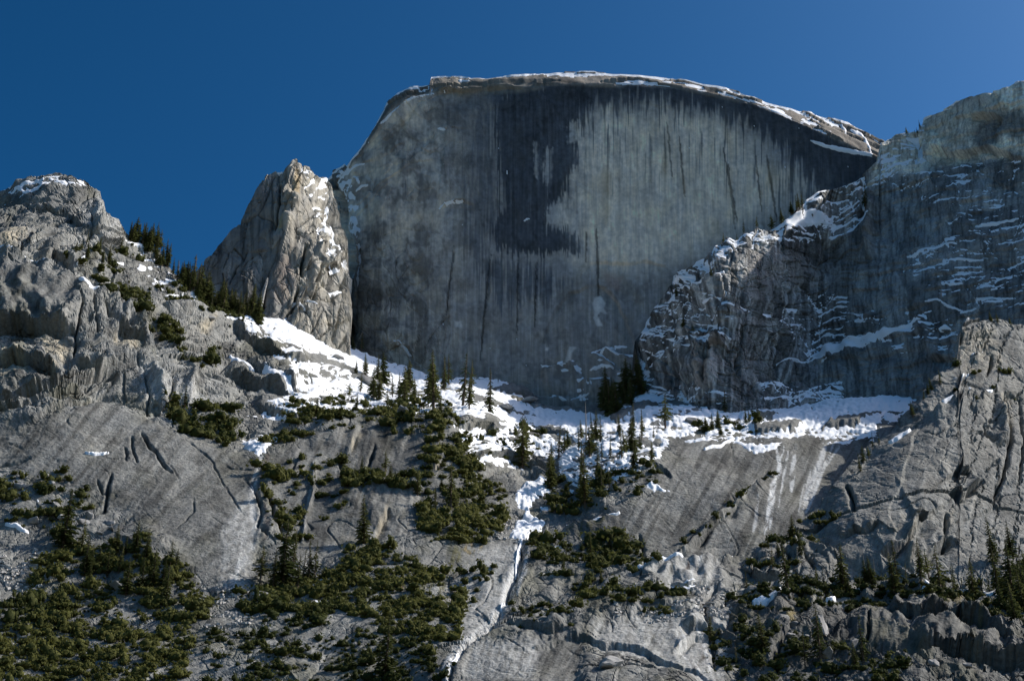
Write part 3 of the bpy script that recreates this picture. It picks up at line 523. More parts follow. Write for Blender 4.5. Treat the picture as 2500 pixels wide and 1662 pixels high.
for pts, w_ in (([(1641, 675), (1690, 645), (1768, 592), (1860, 551), (1990, 545), (2040, 546)], 5), ([(1645, 710), (1700, 700), (1768, 663)], 4), ([(1640, 690), (1690, 672)], 3), ([(1715, 740), (1750, 730), (1790, 738), (1835, 760), (1880, 778), (1925, 794), (1955, 794)], 5), ([(1680, 802), (1700, 798), (1745, 814)], 4.5), ([(1750, 819), (1785, 831)], 3), ([(1570, 903), (1600, 870), (1660, 822)], 4), ([(2000, 811), (2060, 800), (2110, 777), (2132, 758)], 4.5),
        ([(1905, 879), (2000, 878)], 2.5), ([(1855, 936), (1915, 945)], 4), ([(1880, 982), (1950, 968), (2025, 948)], 6), ([(2030, 577), (2065, 570), (2122, 530)], 5), ([(1968, 492), (2010, 466), (2080, 442), (2110, 426)], 6), ([(2205, 432), (2250, 423), (2300, 419)], 4), ([(2300, 402), (2350, 396), (2384, 386)], 2.2), ([(2150, 392), (2185, 380)], 3), ([(2230, 395), (2255, 384)], 2), ([(2300, 553), (2340, 540), (2362, 524)], 4), ([(2380, 552), (2440, 540), (2484, 530)], 3), ([(2210, 330), (2245, 328)], 4),
        ([(2245, 290), (2252, 277), (2275, 268)], 3), ([(2295, 265), (2310, 254), (2340, 241)], 2.5), ([(2480, 212), (2490, 204)], 2.5), ([(2230, 312), (2250, 300)], 3), ([(2300, 694), (2350, 690)], 2.5), ([(2215, 635), (2260, 615), (2340, 600)], 2.5), ([(2300, 640), (2400, 628)], 2.2), ([(2370, 720), (2480, 722)], 1.6), ([(2290, 805), (2305, 795), (2318, 802)], 4), ([(2340, 760), (2380, 745)], 2), ([(2260, 740), (2290, 735), (2350, 755)], 3)):
    amt = np.maximum(amt, 2 * line(g.wx * .5 + g.px * .5, g.wy * .5 + g.py * .5, pts, w_) - 1)
g.alpha = .45 + .55 * crag
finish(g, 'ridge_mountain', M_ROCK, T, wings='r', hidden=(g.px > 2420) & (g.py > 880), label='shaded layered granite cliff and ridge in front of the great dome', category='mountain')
snow_sheet(g, 'snow', amt, .9, 1, label='bluish shaded snow lying on the ledges of the layered cliff', category='snow')
CLIFF = g
BUT_TOP = [(1660, 1745), (1690, 1690), (1712, 1600), (1726, 1500), (1745, 1446), (1788, 1393), (1820, 1370), (1860, 1345), (1905, 1308), (1950, 1265), (1990, 1232), (2030, 1192), (2060, 1165), (2100, 1115), (2150, 1070), (2200, 1020), (2250, 975), (2285, 938), (2310, 915), (2334, 890), (2341, 850), (2343, 805), (2360, 776), (2382, 770), (2430, 772), (2470, 786), (2500, 788), (2560, 790)]
# ================================================================== THE NEAR HILLSIDE
HILL_TOP = [(-60, 500), (0, 462), (30, 452), (60, 439), (100, 429), (135, 419), (160, 417), (190, 422), (220, 431), (243, 446), (256, 462), (264, 480), (274, 508), (283, 522), (300, 529), (304, 546), (309, 578), (330, 592), (368, 604), (385, 628), (410, 652), (440, 682), (470, 704), (520, 740), (570, 768), (612, 772), (630, 756), (690, 774), (760, 802), (800, 826), (840, 842), (900, 868), (1000, 904), (1075, 924), (1180, 922), (1250, 935), (1290, 955), (1320, 985), (1400, 998), (1450, 990), (1500, 984), (1560, 958), (1620, 948), (1650, 965), (1690, 985), (1750, 996), (1830, 1000), (1900, 994), (1950, 984), (2050, 980), (2150, 972), (2250, 960), (2330, 950), (2560, 940)]
g = make_layer(-60, 2560, HILL_TOP, [(-60, 1740), (2560, 1740)], [
    (0, 1740, 585), (0, 1662, 605), (0, 1500, 652), (0, 1350, 694), (0, 1250, 724), (0, 1150, 752), (0, 1000, 790), (0, 850, 838), (0, 700, 880), (0, 620, 905), (0, 550, 945), (0, 470, 1000),
    (150, 1250, 724), (150, 1100, 762), (150, 950, 805), (150, 800, 855), (150, 680, 898), (150, 560, 955), (150, 425, 1010), (255, 560, 968), (262, 480, 1000), (305, 570, 1000),
    (300, 1662, 602), (300, 1400, 682), (300, 1250, 726), (300, 1050, 790), (300, 900, 842), (300, 780, 890), (300, 690, 945), (330, 610, 1000), (450, 1200, 748), (450, 1000, 820), (450, 850, 890), (450, 740, 968), (450, 695, 1000), (560, 770, 1010),
    (600, 1662, 595), (600, 1450, 672), (600, 1300, 720), (600, 1150, 778), (600, 1080, 806), (600, 1000, 850), (600, 900, 925), (600, 800, 1000), (700, 790, 1035), (700, 900, 945), (800, 1500, 655), (800, 1350, 716), (800, 1250, 752), (800, 1100, 812), (800, 1020, 858), (800, 950, 930), (800, 850, 1050),
    (1000, 1662, 585), (1000, 1500, 642), (1000, 1350, 712), (1000, 1200, 772), (1000, 1080, 828), (1000, 1040, 855), (1000, 980, 940), (1000, 920, 1062), (1150, 1400, 692), (1150, 1200, 788), (1150, 1050, 862), (1150, 990, 950), (1150, 935, 1072),
    (1290, 1662, 562), (1290, 1450, 668), (1290, 1330, 735), (1290, 1250, 792), (1290, 1180, 832), (1290, 1100, 885), (1290, 1040, 955), (1320, 985, 1050), (1450, 1662, 560), (1450, 1500, 642), (1450, 1350, 716), (1450, 1250, 756), (1450, 1150, 806), (1450, 1080, 862), (1450, 1030, 940), (1450, 995, 1030),
    (1650, 1640, 570), (1650, 1500, 640), (1650, 1400, 694), (1650, 1250, 752), (1650, 1100, 826), (1650, 1065, 860), (1650, 1000, 945), (1650, 970, 985), (1900, 1500, 645), (1900, 1400, 694), (1900, 1250, 752), (1900, 1100, 832), (1900, 1060, 862), (1900, 1010, 935), (1900, 995, 960),
    (2150, 1300, 744), (2150, 1150, 818), (2150, 1050, 872), (2150, 975, 945), (2400, 1000, 930), (2500, 1662, 555), (2500, 1400, 700), (2500, 1200, 790), (2100, 1662, 560), (2540, 945, 990)],
    back=((10, -4), (40, -30), (110, -120), (220, -330)), even=True)
mot = fbm(g.px * .016, g.py * .016, 2.0, 5); mot2 = fbm(g.px * .07, g.py * .07, 5.0, 4)
smooth = np.maximum.reduce([zone(g.wx, g.wy, p, 24) for p in (
    [(0, 1060), (250, 960), (420, 1040), (560, 1100), (640, 1130), (640, 1300), (600, 1440), (480, 1400), (380, 1300), (270, 1200), (0, 1150)],
    [(660, 1100), (900, 1040), (1100, 1080), (1150, 1220), (1040, 1300), (900, 1340), (700, 1380), (660, 1250)],
    [(1640, 1075), (1900, 1065), (2120, 1050), (2250, 1000), (2250, 1200), (1900, 1350), (1600, 1390), (1400, 1280), (1600, 1200)],
    [(0, 640), (180, 720), (170, 780), (0, 770)], [(1130, 1325), (1262, 1325), (1240, 1480), (1150, 1570), (1095, 1560)], [(1140, 1572), (1420, 1560), (1420, 1720), (1105, 1720)], [(1420, 1545), (1600, 1505), (1785, 1505), (1775, 1720), (1660, 1645), (1480, 1595)], [(1570, 1395), (1740, 1380), (1760, 1460), (1640, 1470)])])
rough = 1 - .80 * smooth
g.disp += 4 * fbm(g.X / 62, g.S / 62, 6.6, 3) * (.35 + .65 * rough) + .45 * fbm(g.X / 6, g.S / 8, 3.9, 3) * (.25 + .75 * rough)
hill = sstep(750, 550, g.px) * sstep(1080, 980, g.py)                      # the broken cliff on the left
flat = zone(g.wx, g.wy, [(600, 760), (1100, 900), (1320, 970), (1640, 940), (2260, 940), (2240, 1000), (2000, 1060), (1640, 1070), (1400, 1060), (1100, 1010), (700, 900)], 20); rough = rough * (1 - .6 * flat)
ff = rough * (.6 + .75 * hill + .3 * sstep(1380, 1480, g.py) * sstep(1000, 1150, g.px))
pr, pe = facets(g, 48, .72, 1.7, 12, 2.0, 4, ff); pr2, pe2 = facets(g, 20, .80, 1.7, 5.5, 1.6, 10, ff); facets(g, 8.5, .95, 1.6, 2.2, .8, 17, .10 + .9 * ff); facets(g, 4, .6, 1.4, 1.2, .4, 27, .10 + .9 * ff)
sheets(g, 130, .75, 1.8, 6, 1.1, 3, rough); sheets(g, 190, -.35, 2.4, 4, .8, 23, .6)
# thin sheeting joints and run-off grooves on the smooth slabs
sl = np.where(g.px < 620, .95, np.where(g.px < 1300, .45, .55)) ; q = g.px + sl * g.py
g.disp += smooth * (.15 * fbm(q * .05, g.py * .012, 3.0, 3) + .3 * np.abs(perlin(g.px * .012 + mot, g.py * .035 - g.px * .012, 8.0)))
jn = np.abs(fbm(g.px * .005, (g.py - .35 * g.px) * .010, 31, 2, .3)); g.disp -= smooth * 1.0 * np.exp(-(jn / .008) ** 2) * sstep(.0, .3, perlin(g.px * .008, g.py * .008, 61.))
strokes(g, [('ledge', 13, 70, [(-50, 618), (0, 627), (55, 641), (120, 668), (180, 702), (240, 735), (300, 768), (345, 795), (370, 825), (390, 860)]), ('lip', 19, 34, [(-40, 795), (0, 788), (30, 783), (85, 792), (150, 806), (190, 815)]), ('lip', 15, 26, [(-20, 880), (30, 862), (80, 880), (150, 905)]), ('lip', 14, 20, [(-30, 985), (60, 958), (150, 930), (235, 905), (290, 880)]), ('lip', 10, 16, [(-30, 1015), (50, 1000), (140, 965), (230, 920)]), ('lip', 6, 15, [(60, 1045), (130, 1000), (210, 960), (280, 930)]), ('crack', 9, 6, [(195, 760), (188, 810), (175, 880)]),
    ('lip', 14, 22, [(285, 800), (320, 812), (358, 826)]), ('crack', 8, 8, [(240, 745), (262, 780), (285, 800)]), ('crack', 7, 6, [(215, 745), (228, 790), (240, 820)]), ('lip', 12, 22, [(180, 885), (240, 900), (290, 880)]), ('lip', 12, 26, [(545, 898), (600, 914), (660, 938), (715, 960)]), ('lip', 11, 22, [(560, 800), (620, 842), (690, 884), (745, 902)]), ('rib', 6, 12, [(370, 870), (400, 930), (410, 1000)]), ('crack', 6, 7, [(345, 870), (372, 950), (360, 1010)]), ('rib', 7, 14, [(480, 870), (470, 930), (455, 990)]), ('crack', 7, 8, [(430, 900), (420, 960), (400, 990)]),
    ('crack', 9, 6, [(340, 1052), (358, 1075), (385, 1105), (402, 1132), (424, 1156)]), ('crack', 5, 4, [(322, 1062), (328, 1100), (333, 1130)]), ('crack', 5, 4, [(312, 1085), (305, 1128)]), ('crack', 6, 5, [(-10, 1142), (40, 1130), (82, 1122)]), ('crack', 8, 6, [(275, 1150), (264, 1200), (256, 1240), (215, 1268)]), ('crack', 6, 5, [(240, 1170), (252, 1200), (268, 1190)]), ('crack', 2, 3, [(477, 1218), (470, 1252), (428, 1298)]), 
    ('crack', 7, 6, [(612, 1180), (636, 1220), (642, 1262), (632, 1292), (655, 1325)]), ('crack', 9, 6, [(658, 1210), (668, 1255), (692, 1315)]), ('crack', 2.5, 3, [(430, 1050), (520, 1130), (565, 1210), (595, 1265)]), ('crack', 3, 3, [(545, 1128), (580, 1142), (612, 1150)]), ('rib', 3.5, 6, [(768, 1120), (762, 1200), (748, 1270), (735, 1335)]), ('crack', 5, 5, [(722, 1130), (712, 1160), (700, 1175)]), ('crack', 6, 5, [(825, 1132), (832, 1150), (842, 1162)]), ('lip', 4, 16, [(850, 1115), (870, 1075), (888, 1050)]), ('lip', 5, 16, [(1065, 1150), (1072, 1125), (1088, 1112)]), ('crack', 6, 7, [(920, 1090), (905, 1130), (890, 1160)]),
    ('ledge', 9, 34, [(840, 1160), (880, 1185), (930, 1190), (1000, 1175), (1040, 1190)]), ('lip', 5, 20, [(905, 1330), (925, 1290), (945, 1245)]), ('ledge', 7, 40, [(720, 1050), (820, 1020), (940, 1030), (1080, 1035), (1130, 1060)]), ('crack', 7, 12, [(1268, 1325), (1276, 1355), (1262, 1405), (1246, 1440), (1232, 1490)]), ('crack', 7, 10, [(1232, 1490), (1190, 1540), (1140, 1580), (1112, 1630), (1100, 1700)]),
    ('ledge', 7, 16, [(1540, 1410), (1610, 1395), (1680, 1345), (1740, 1284), (1800, 1226), (1850, 1186), (1880, 1155)]), ('lip', 5, 14, [(1575, 1405), (1640, 1378), (1700, 1335), (1752, 1284), (1810, 1226)]), ('ledge', 13, 34, [(1560, 1386), (1620, 1391), (1680, 1390), (1740, 1374), (1800, 1350)]), ('lip', 4, 14, [(1640, 1440), (1690, 1450), (1740, 1440)]),
    ('ledge', 5, 24, [(1130, 1400), (1200, 1408), (1300, 1415), (1400, 1402), (1500, 1398), (1570, 1400)]), ('ledge', 3, 24, [(1130, 1478), (1240, 1480), (1340, 1472), (1420, 1490), (1500, 1470), (1600, 1500)]), ('lip', 3, 22, [(1240, 1600), (1310, 1588), (1400, 1566), (1500, 1582), (1570, 1590), (1640, 1626), (1700, 1652), (1760, 1690)]), ('lip', 4, 18, [(1230, 1520), (1280, 1530), (1340, 1560), (1400, 1560)]), ('ledge', 4, 24, [(1330, 1540), (1400, 1520), (1480, 1530)]), ('lip', 7, 24, [(1660, 1540), (1720, 1535), (1780, 1545)]), ('lip', 4, 20, [(1640, 1600), (1700, 1560), (1740, 1555)]),
    ('lip', 5, 20, [(1280, 1045), (1340, 1060), (1400, 1062)]), ('lip', 8, 22, [(1115, 1052), (1160, 1050), (1215, 1062)]), ('lip', 7, 20, [(1150, 1105), (1220, 1112), (1300, 1135), (1350, 1140)]), ('ledge', 10, 30, [(1180, 1168), (1220, 1172), (1290, 1160), (1350, 1150)]), ('crack', 5, 6, [(1225, 1260), (1260, 1270), (1305, 1290)]), ('ledge', 5, 20, [(1310, 1268), (1380, 1244), (1500, 1200)]), ('ledge', 6, 26, [(1370, 1295), (1430, 1280), (1510, 1258)]), ('crack', 4, 5, [(1565, 1300), (1575, 1370), (1560, 1430)]), ('lip', 3, 10, [(1590, 1150), (1620, 1152), (1640, 1168)]), ('crack', 10, 12, [(1760, 1440), (1720, 1500), (1740, 1560), (1745, 1640)]),
    ('ledge', 6, 40, [(610, 1010), (680, 1022), (760, 1035)]), ('lip', 7, 24, [(620, 985), (680, 1000), (740, 1022)]), ('lip', 8, 30, [(600, 880), (640, 905), (690, 925), (730, 960)]), ('ledge', 5, 30, [(20, 455), (80, 440), (150, 430), (210, 440)]), ('lip', 6, 26, [(60, 520), (110, 500), (170, 515), (210, 560)]), ('crack', 8, 9, [(215, 480), (225, 540), (215, 600)]), ('crack', 9, 9, [(60, 600), (110, 560), (150, 540)]), ('crack', 7, 8, [(35, 640), (60, 600), (95, 570)]), ('lip', 9, 26, [(105, 650), (130, 625), (170, 650), (180, 690)]), ('rib', 7, 14, [(245, 470), (240, 520), (232, 570)]), ('lip', 6, 24, [(210, 560), (250, 590), (300, 600)])])
# --- rock colour
fl = np.where(g.px < 620, .9, np.where(g.px < 1250, .35, .55)).astype(np.float32); fl = blur(fl, 40)
Q = g.px + fl * (g.py - 1000)
s1 = fbm(Q * .045, (g.py - .3 * g.px) * .003, 4, 3, .6); s2 = fbm(Q * .12, g.py * .006, 11, 3, .6)
s3 = fbm(Q * .16 + .6 * mot2, (g.py - .3 * g.px) * .02, 17, 4, .65)
v = .225 + .06 * mot + .045 * mot2 + .06 * (pr - .5) * rough + .05 * (pr2 - .5) + (.06 * s1 + .035 * s2 + .03 * s3) * (.4 + .6 * smooth)
v = v * (1 - .42 * smooth * sstep(.05, .22, s1 + .35 * s3)) * (1 - .14 * smooth * sstep(.10, .25, s2 + .3 * s3))      # water-stained bands
v = v * (1 - .38 * sstep(.10, .35, fbm(g.px * .012, g.py * .02, 71, 5)))
T = grey(v, .25 + .6 * mot); T = mixc(T, (.10, .095, .045), .4 * sstep(.05, .4, fbm(g.px * .010, g.py * .013, 81, 5) + .1 * sstep(1200, 1500, g.py)) * (1 - .6 * smooth))
sx = Q + 4 * mot2; fine = fbm(sx * .07 + .5 * mot, g.py * .005, 91, 5, .7); fine2 = fbm(sx * .05, g.py * .002, 95, 3, .6)
sw = smooth * (.35 + .65 * sstep(-.15, .3, fbm(g.px * .008, g.py * .006, 99, 3)))
T = T * (1 + sw * (.15 * sstep(.06, .22, fine) - .17 * sstep(.03, .18, -fine) - .28 * sstep(.05, .2, fine2)))[..., None]
wet = zone(g.wx, g.wy, [(1640, 1070), (1900, 1065), (2200, 1030), (2250, 1100), (1960, 1280), (1820, 1370), (1700, 1330), (1560, 1300), (1500, 1200)], 26); T = T * (1 - .22 * (wet * sstep(-.05, .3, s1 + .4 * s2)))[..., None]
for pts, w_, op in (([(1895, 1090), (1905, 1150), (1885, 1190), (1872, 1280), (1866, 1300)], 5, .9), ([(1905, 1120), (1892, 1180), (1886, 1240), (1880, 1290)], 3, .9), ([(1925, 1100), (1912, 1170), (1900, 1240)], 2.5, .8), ([(2035, 1085), (2008, 1150), (1985, 1210), (1968, 1250)], 4, .8), ([(1940, 1110), (1935, 1150), (1932, 1200)], 6, .8), ([(2015, 1090), (1992, 1160), (1975, 1200), (1960, 1240)], 9, .7), ([(1915, 1090), (1897, 1150), (1882, 1230), (1872, 1290)], 2.5, .8), ([(2050, 1090), (2030, 1120), (2018, 1140)], 3, .6), ([(1850, 1220), (1845, 1270), (1840, 1300)], 4, .5), ([(1980, 1150), (1968, 1190)], 3, .5), ([(1965, 1180), (1955, 1220), (1950, 1250)], 3, .5),
        ([(640, 1110), (628, 1150), (612, 1220), (622, 1290), (615, 1340), (570, 1400), (562, 1450)], 7, .55), ([(590, 1330), (580, 1390), (570, 1450)], 3, .7), ([(765, 1130), (758, 1200), (745, 1270), (735, 1330)], 3, .5), ([(1660, 1540), (1680, 1600), (1712, 1655)], 5, .9), ([(1700, 1530), (1720, 1580), (1738, 1655)], 4, .9), ([(1640, 1530), (1660, 1580), (1690, 1640)], 5, .7), ([(1270, 1325), (1256, 1400), (1238, 1445), (1222, 1490), (1180, 1540), (1130, 1580), (1100, 1640), (1090, 1680)], 15, .8), ([(1290, 1340), (1280, 1400), (1262, 1450)], 6, .6), ([(1700, 1385), (1690, 1440), (1700, 1490), (1690, 1530)], 7, .6), ([(1760, 1540), (1758, 1580)], 3, .5), ([(1690, 1390), (1688, 1430)], 3.5, .7), ([(1712, 1385), (1708, 1430)], 4, .6), ([(1232, 1480), (1246, 1440), (1262, 1400)], 4, .5)):
    T = mixc(T, (.60, .60, .60), min(1, op * 1.15) * line(g.px + 3 * mot2, g.py, pts, w_) * sstep(-.28, .05, fine + .3 * mot2))
for pts, w_, op in (([(655, 1110), (640, 1170), (632, 1200)], 7, .5), ([(645, 1240), (650, 1290), (645, 1330)], 5, .5), ([(1680, 1395), (1678, 1440)], 6, .75), ([(1698, 1390), (1698, 1435)], 5, .75), ([(1670, 1590), (1700, 1640)], 6, .45), ([(1705, 1560), (1722, 1630)], 5, .45), ([(1730, 1600), (1738, 1650)], 4, .4)):
    T = mixc(T, (.10, .075, .065), op * line(g.px + 3 * mot2, g.py, pts, w_))
lightz = np.maximum.reduce([zone(g.wx, g.wy, p, 14) for p in ([(540, 1300), (610, 1200), (640, 1260), (620, 1340), (590, 1450), (540, 1440)], [(1130, 1340), (1255, 1335), (1240, 1480), (1180, 1560), (1130, 1560), (1100, 1480)], [(1150, 1570), (1330, 1580), (1300, 1662), (1130, 1662)], [(1440, 1540), (1620, 1505), (1780, 1505), (1765, 1700), (1640, 1635), (1460, 1585)], [(1560, 1395), (1760, 1370), (1760, 1470), (1660, 1470)], [(340, 870), (420, 890), (520, 960), (440, 1000), (350, 960)], [(190, 480), (260, 470), (300, 560), (230, 600)])]); T = mixc(T, (.46, .455, .44), .68 * lightz * np.clip(.8 + s2 + mot2, 0, 1))
tan = np.maximum.reduce([zone(g.wx, g.wy, p, 7) for p in ([(100, 820), (130, 805), (160, 830), (175, 860), (150, 880), (110, 870)], [(0, 830), (40, 850), (60, 880), (0, 880)], [(280, 820), (340, 830), (330, 850), (280, 840)], [(0, 890), (60, 890), (80, 905), (0, 930)], [(480, 800), (510, 790), (512, 810), (490, 815)], [(100, 900), (150, 885), (120, 905)], [(40, 560), (70, 545), (60, 590), (10, 620), (0, 590)], [(860, 1090), (880, 1060), (884, 1068), (862, 1112)], [(1062, 1150), (1075, 1125), (1070, 1160)], [(920, 1300), (945, 1245), (935, 1300), (912, 1335)], [(880, 1015), (905, 1005), (898, 1020)])]); T = mixc(T, (.44, .38, .28), .75 * tan * np.clip(.8 + mot2, 0, 1))
dark = np.maximum.reduce([zone(g.wx, g.wy, p, 12) for p in ([(20, 790), (90, 795), (90, 830), (40, 840)], [(600, 850), (690, 890), (740, 905), (720, 930), (650, 900), (590, 870)], [(870, 1060), (1060, 1040), (1060, 1120), (960, 1160), (880, 1150)], [(1390, 1300), (1520, 1250), (1540, 1330), (1440, 1330)], [(1310, 1590), (1400, 1575), (1450, 1600), (1340, 1640)])]); T = T * (1 - .38 * dark * np.clip(.7 + 1.4 * s2, 0, 1))[..., None]  # dark patches, shade under the overhanging lips painted in among them
moss = np.maximum.reduce([zone(g.wx, g.wy, p, 10) for p in ([(1340, 1310), (1400, 1290), (1500, 1262), (1470, 1285), (1400, 1310)], [(1100, 1345), (1180, 1335), (1140, 1380), (1090, 1400)], [(0, 1560), (120, 1550), (130, 1570), (0, 1580)], [(1000, 1420), (1100, 1400), (1080, 1500), (980, 1460)])]); T = mixc(T, (.085, .08, .02), .65 * moss * sstep(-.2, .25, s2 + mot2))
orn = np.maximum.reduce([zone(g.wx, g.wy, p, 8) for p in ([(1120, 1340), (1190, 1330), (1150, 1370)], [(1090, 1440), (1130, 1430), (1120, 1470)], [(900, 1420), (1000, 1430), (980, 1450)])]); T = mixc(T, (.24, .15, .04), .5 * orn * sstep(0, .3, mot2))
# --- snow
un = up(g); amt = np.full(v.shape, -1.0, np.float32); sn = fbm(g.px * .022, g.py * .055, 14, 4); sn2 = fbm(g.px * .08, g.py * .17, 24, 3)
for poly, dn in (([(612, 772), (632, 750), (690, 770), (760, 798), (840, 840), (940, 880), (1040, 915), (1085, 922), (1070, 950), (1000, 952), (930, 925), (860, 900), (800, 880), (740, 862), (680, 845), (630, 805)], .75), ([(452, 688), (500, 714), (560, 755), (605, 788), (650, 832), (705, 862), (722, 884), (690, 885), (600, 832), (520, 775), (458, 712)], .45), ([(330, 600), (385, 630), (450, 690), (520, 770), (480, 800), (400, 720), (330, 660)], -.08),
        ([(700, 870), (860, 905), (1000, 950), (1100, 945), (1200, 1000), (1330, 1035), (1290, 1062), (1180, 1042), (1090, 1032), (960, 1012), (820, 1010), (720, 1022), (640, 1030), (610, 995), (700, 960), (690, 900)], .26), ([(1070, 945), (1150, 985), (1230, 1003), (1340, 1028), (1395, 1026), (1370, 1052), (1300, 1042), (1240, 1045), (1180, 1036), (1110, 1000)], .7),
        ([(1080, 922), (1180, 918), (1290, 930), (1270, 958), (1300, 985), (1360, 1000), (1420, 1000), (1480, 1008), (1600, 958), (1645, 950), (1625, 985), (1540, 1012), (1480, 1034), (1400, 1058), (1350, 1052), (1330, 1030), (1250, 1002), (1190, 985), (1100, 950)], .6), ([(585, 1062), (640, 1054), (690, 1056), (655, 1098), (630, 1112)], .75), ([(600, 990), (700, 1008), (730, 1025), (640, 1022)], .45), ([(400, 985), (440, 985), (430, 1010), (405, 1000)], .4),
        ([(1095, 1050), (1250, 1050), (1340, 1078), (1310, 1122), (1200, 1132), (1150, 1118), (1115, 1082)], .30), ([(1330, 1066), (1378, 1090), (1352, 1132), (1290, 1112)], .6), ([(1180, 1118), (1240, 1122), (1290, 1142), (1220, 1140)], .6), ([(1360, 1062), (1500, 1020), (1640, 1000), (1700, 985), (1800, 1050), (1640, 1072), (1610, 1130), (1570, 1165), (1400, 1215), (1360, 1160)], .20), ([(1640, 1003), (1700, 985), (1760, 985), (1800, 1010), (1835, 1030), (1845, 1056), (1760, 1062), (1700, 1058), (1650, 1064), (1620, 1085), (1590, 1078)], .42),
        ([(1500, 1015), (1640, 985), (1650, 1010), (1560, 1060), (1420, 1080), (1400, 1060)], .5), ([(1750, 998), (1830, 1000), (1950, 985), (2050, 975), (2150, 970), (2270, 955), (2240, 985), (2110, 1040), (2000, 1052), (1900, 1058), (1845, 1052), (1800, 1022)], .62), ([(1650, 1066), (1800, 1056), (1920, 1055), (2050, 1040), (2150, 1010), (2250, 975), (2228, 1010), (2160, 1050), (2135, 1085), (2080, 1072), (2000, 1072), (1900, 1066), (1800, 1076), (1700, 1084)], .30),
        ([(1785, 1076), (1830, 1082), (1908, 1082), (1885, 1096), (1842, 1106), (1812, 1090)], 1.), ([(2010, 1082), (2085, 1073), (2062, 1086)], .9), ([(1335, 1172), (1365, 1178), (1350, 1216), (1305, 1246), (1295, 1268), (1262, 1256), (1245, 1234), (1278, 1200), (1310, 1180)], 1.), ([(1290, 1264), (1335, 1288), (1315, 1310), (1285, 1324), (1245, 1324), (1258, 1290)], .95), ([(1305, 1252), (1420, 1213), (1510, 1185), (1440, 1228), (1325, 1264)], .35), ([(1575, 1192), (1590, 1180), (1635, 1205), (1600, 1200)], .9),
        ([(730, 1498), (795, 1464), (775, 1484), (742, 1502)], .8), ([(1640, 1442), (1700, 1446), (1690, 1464), (1660, 1458)], .7), ([(0, 452), (150, 418), (230, 436), (200, 460), (60, 480), (0, 500)], -.05), ([(1800, 1450), (1850, 1440), (1860, 1470), (1810, 1480)], .2), ([(700, 1390), (830, 1400), (800, 1440), (720, 1420)], -.35), ([(0, 1180), (120, 1200), (100, 1240), (0, 1220)], -.3)):
    z = zone(g.wx, g.wy, poly, 9 if dn > .5 else 16); amt = np.maximum(amt, z * (dn - .08 + (1.8 if dn < .6 else .9) * sn + 1.2 * sn2 + 1.1 * (un - .62)) - (1 - z) * (1.2 if dn < .6 else 1.0))
rockband = np.maximum.reduce([zone(g.wx, g.wy, p, 6) for p in ([(1195, 945), (1260, 940), (1310, 955), (1330, 985), (1290, 975), (1230, 962)], [(1240, 968), (1290, 985), (1330, 1000), (1300, 1000)], [(1840, 1032), (1960, 1036), (1940, 1052), (1850, 1050)], [(2030, 1030), (2150, 1012), (2090, 1040), (2010, 1046)], [(1830, 1005), (1900, 1018), (1860, 1026)], [(1490, 1020), (1580, 985), (1600, 995), (1500, 1040)])]); amt -= 1.5 * rockband
g.disp += 3.5 * rockband
for pts, w_ in (([(-10, 630), (45, 641), (120, 668)], 4), ([(1272, 1325), (1262, 1360), (1258, 1400)], 3.5), ([(1232, 1465), (1222, 1490)], 2.5), ([(1120, 1610), (1106, 1640)], 3.5), ([(185, 712), (215, 725), (262, 737)], 5), ([(1380, 1286), (1440, 1272), (1512, 1255)], 3), ([(1555, 1388), (1620, 1391), (1680, 1389), (1730, 1376), (1790, 1352)], 6), ([(1430, 1312), (1470, 1311)], 2.5), ([(1512, 1318), (1528, 1323)], 3), ([(1790, 1070), (1760, 1090), (1720, 1100)], 3), ([(210, 1103), (230, 1108), (265, 1105)], 2), ([(10, 1281), (70, 1293)], 3.5), ([(100, 1365), (135, 1360)], 3), ([(2075, 1160), (2130, 1140), (2180, 1110)], 4), ([(20, 470), (60, 455), (110, 445)], 3), ([(90, 438), (150, 426), (205, 432)], 3.5), ([(60, 475), (120, 458)], 2.5), ([(180, 660), (205, 645)], 2), ([(300, 595), (330, 605), (362, 625)], 3), ([(270, 645), (300, 648)], 2), ([(640, 912), (690, 925)], 3), ([(1380, 1330), (1330, 1345)], 1.5), ([(1210, 1048), (1290, 1066)], 3), ([(560, 870), (580, 885), (620, 905)], 3), ([(640, 905), (700, 940), (730, 965)], 4)):
    amt = np.maximum(amt, 2 * line(g.wx * .5 + g.px * .5, g.wy * .5 + g.py * .5, pts, w_) - 1)
g.alpha = np.clip(.10 + .9 * ff, 0, 1)
T = T * (np.array([.84, .85, .835]) * (1 + .12 * hill[..., None]))
finish(g, 'slope_hill', M_ROCK, T, wings='l', hidden=(g.px > 1850) & (g.py > 60 + np.interp(g.px, [p[0] for p in BUT_TOP], [p[1] for p in BUT_TOP])), ext=((-60, -60), (-200, -160), (-330, -260)), label='broad sunlit grey granite hillside with smooth slabs, ledges and gullies', category='hill')
snow_sheet(g, 'snow', amt, 1.0, 1, label='white snow on the terrace and gullies below the great dome', category='snow')
HILL = g
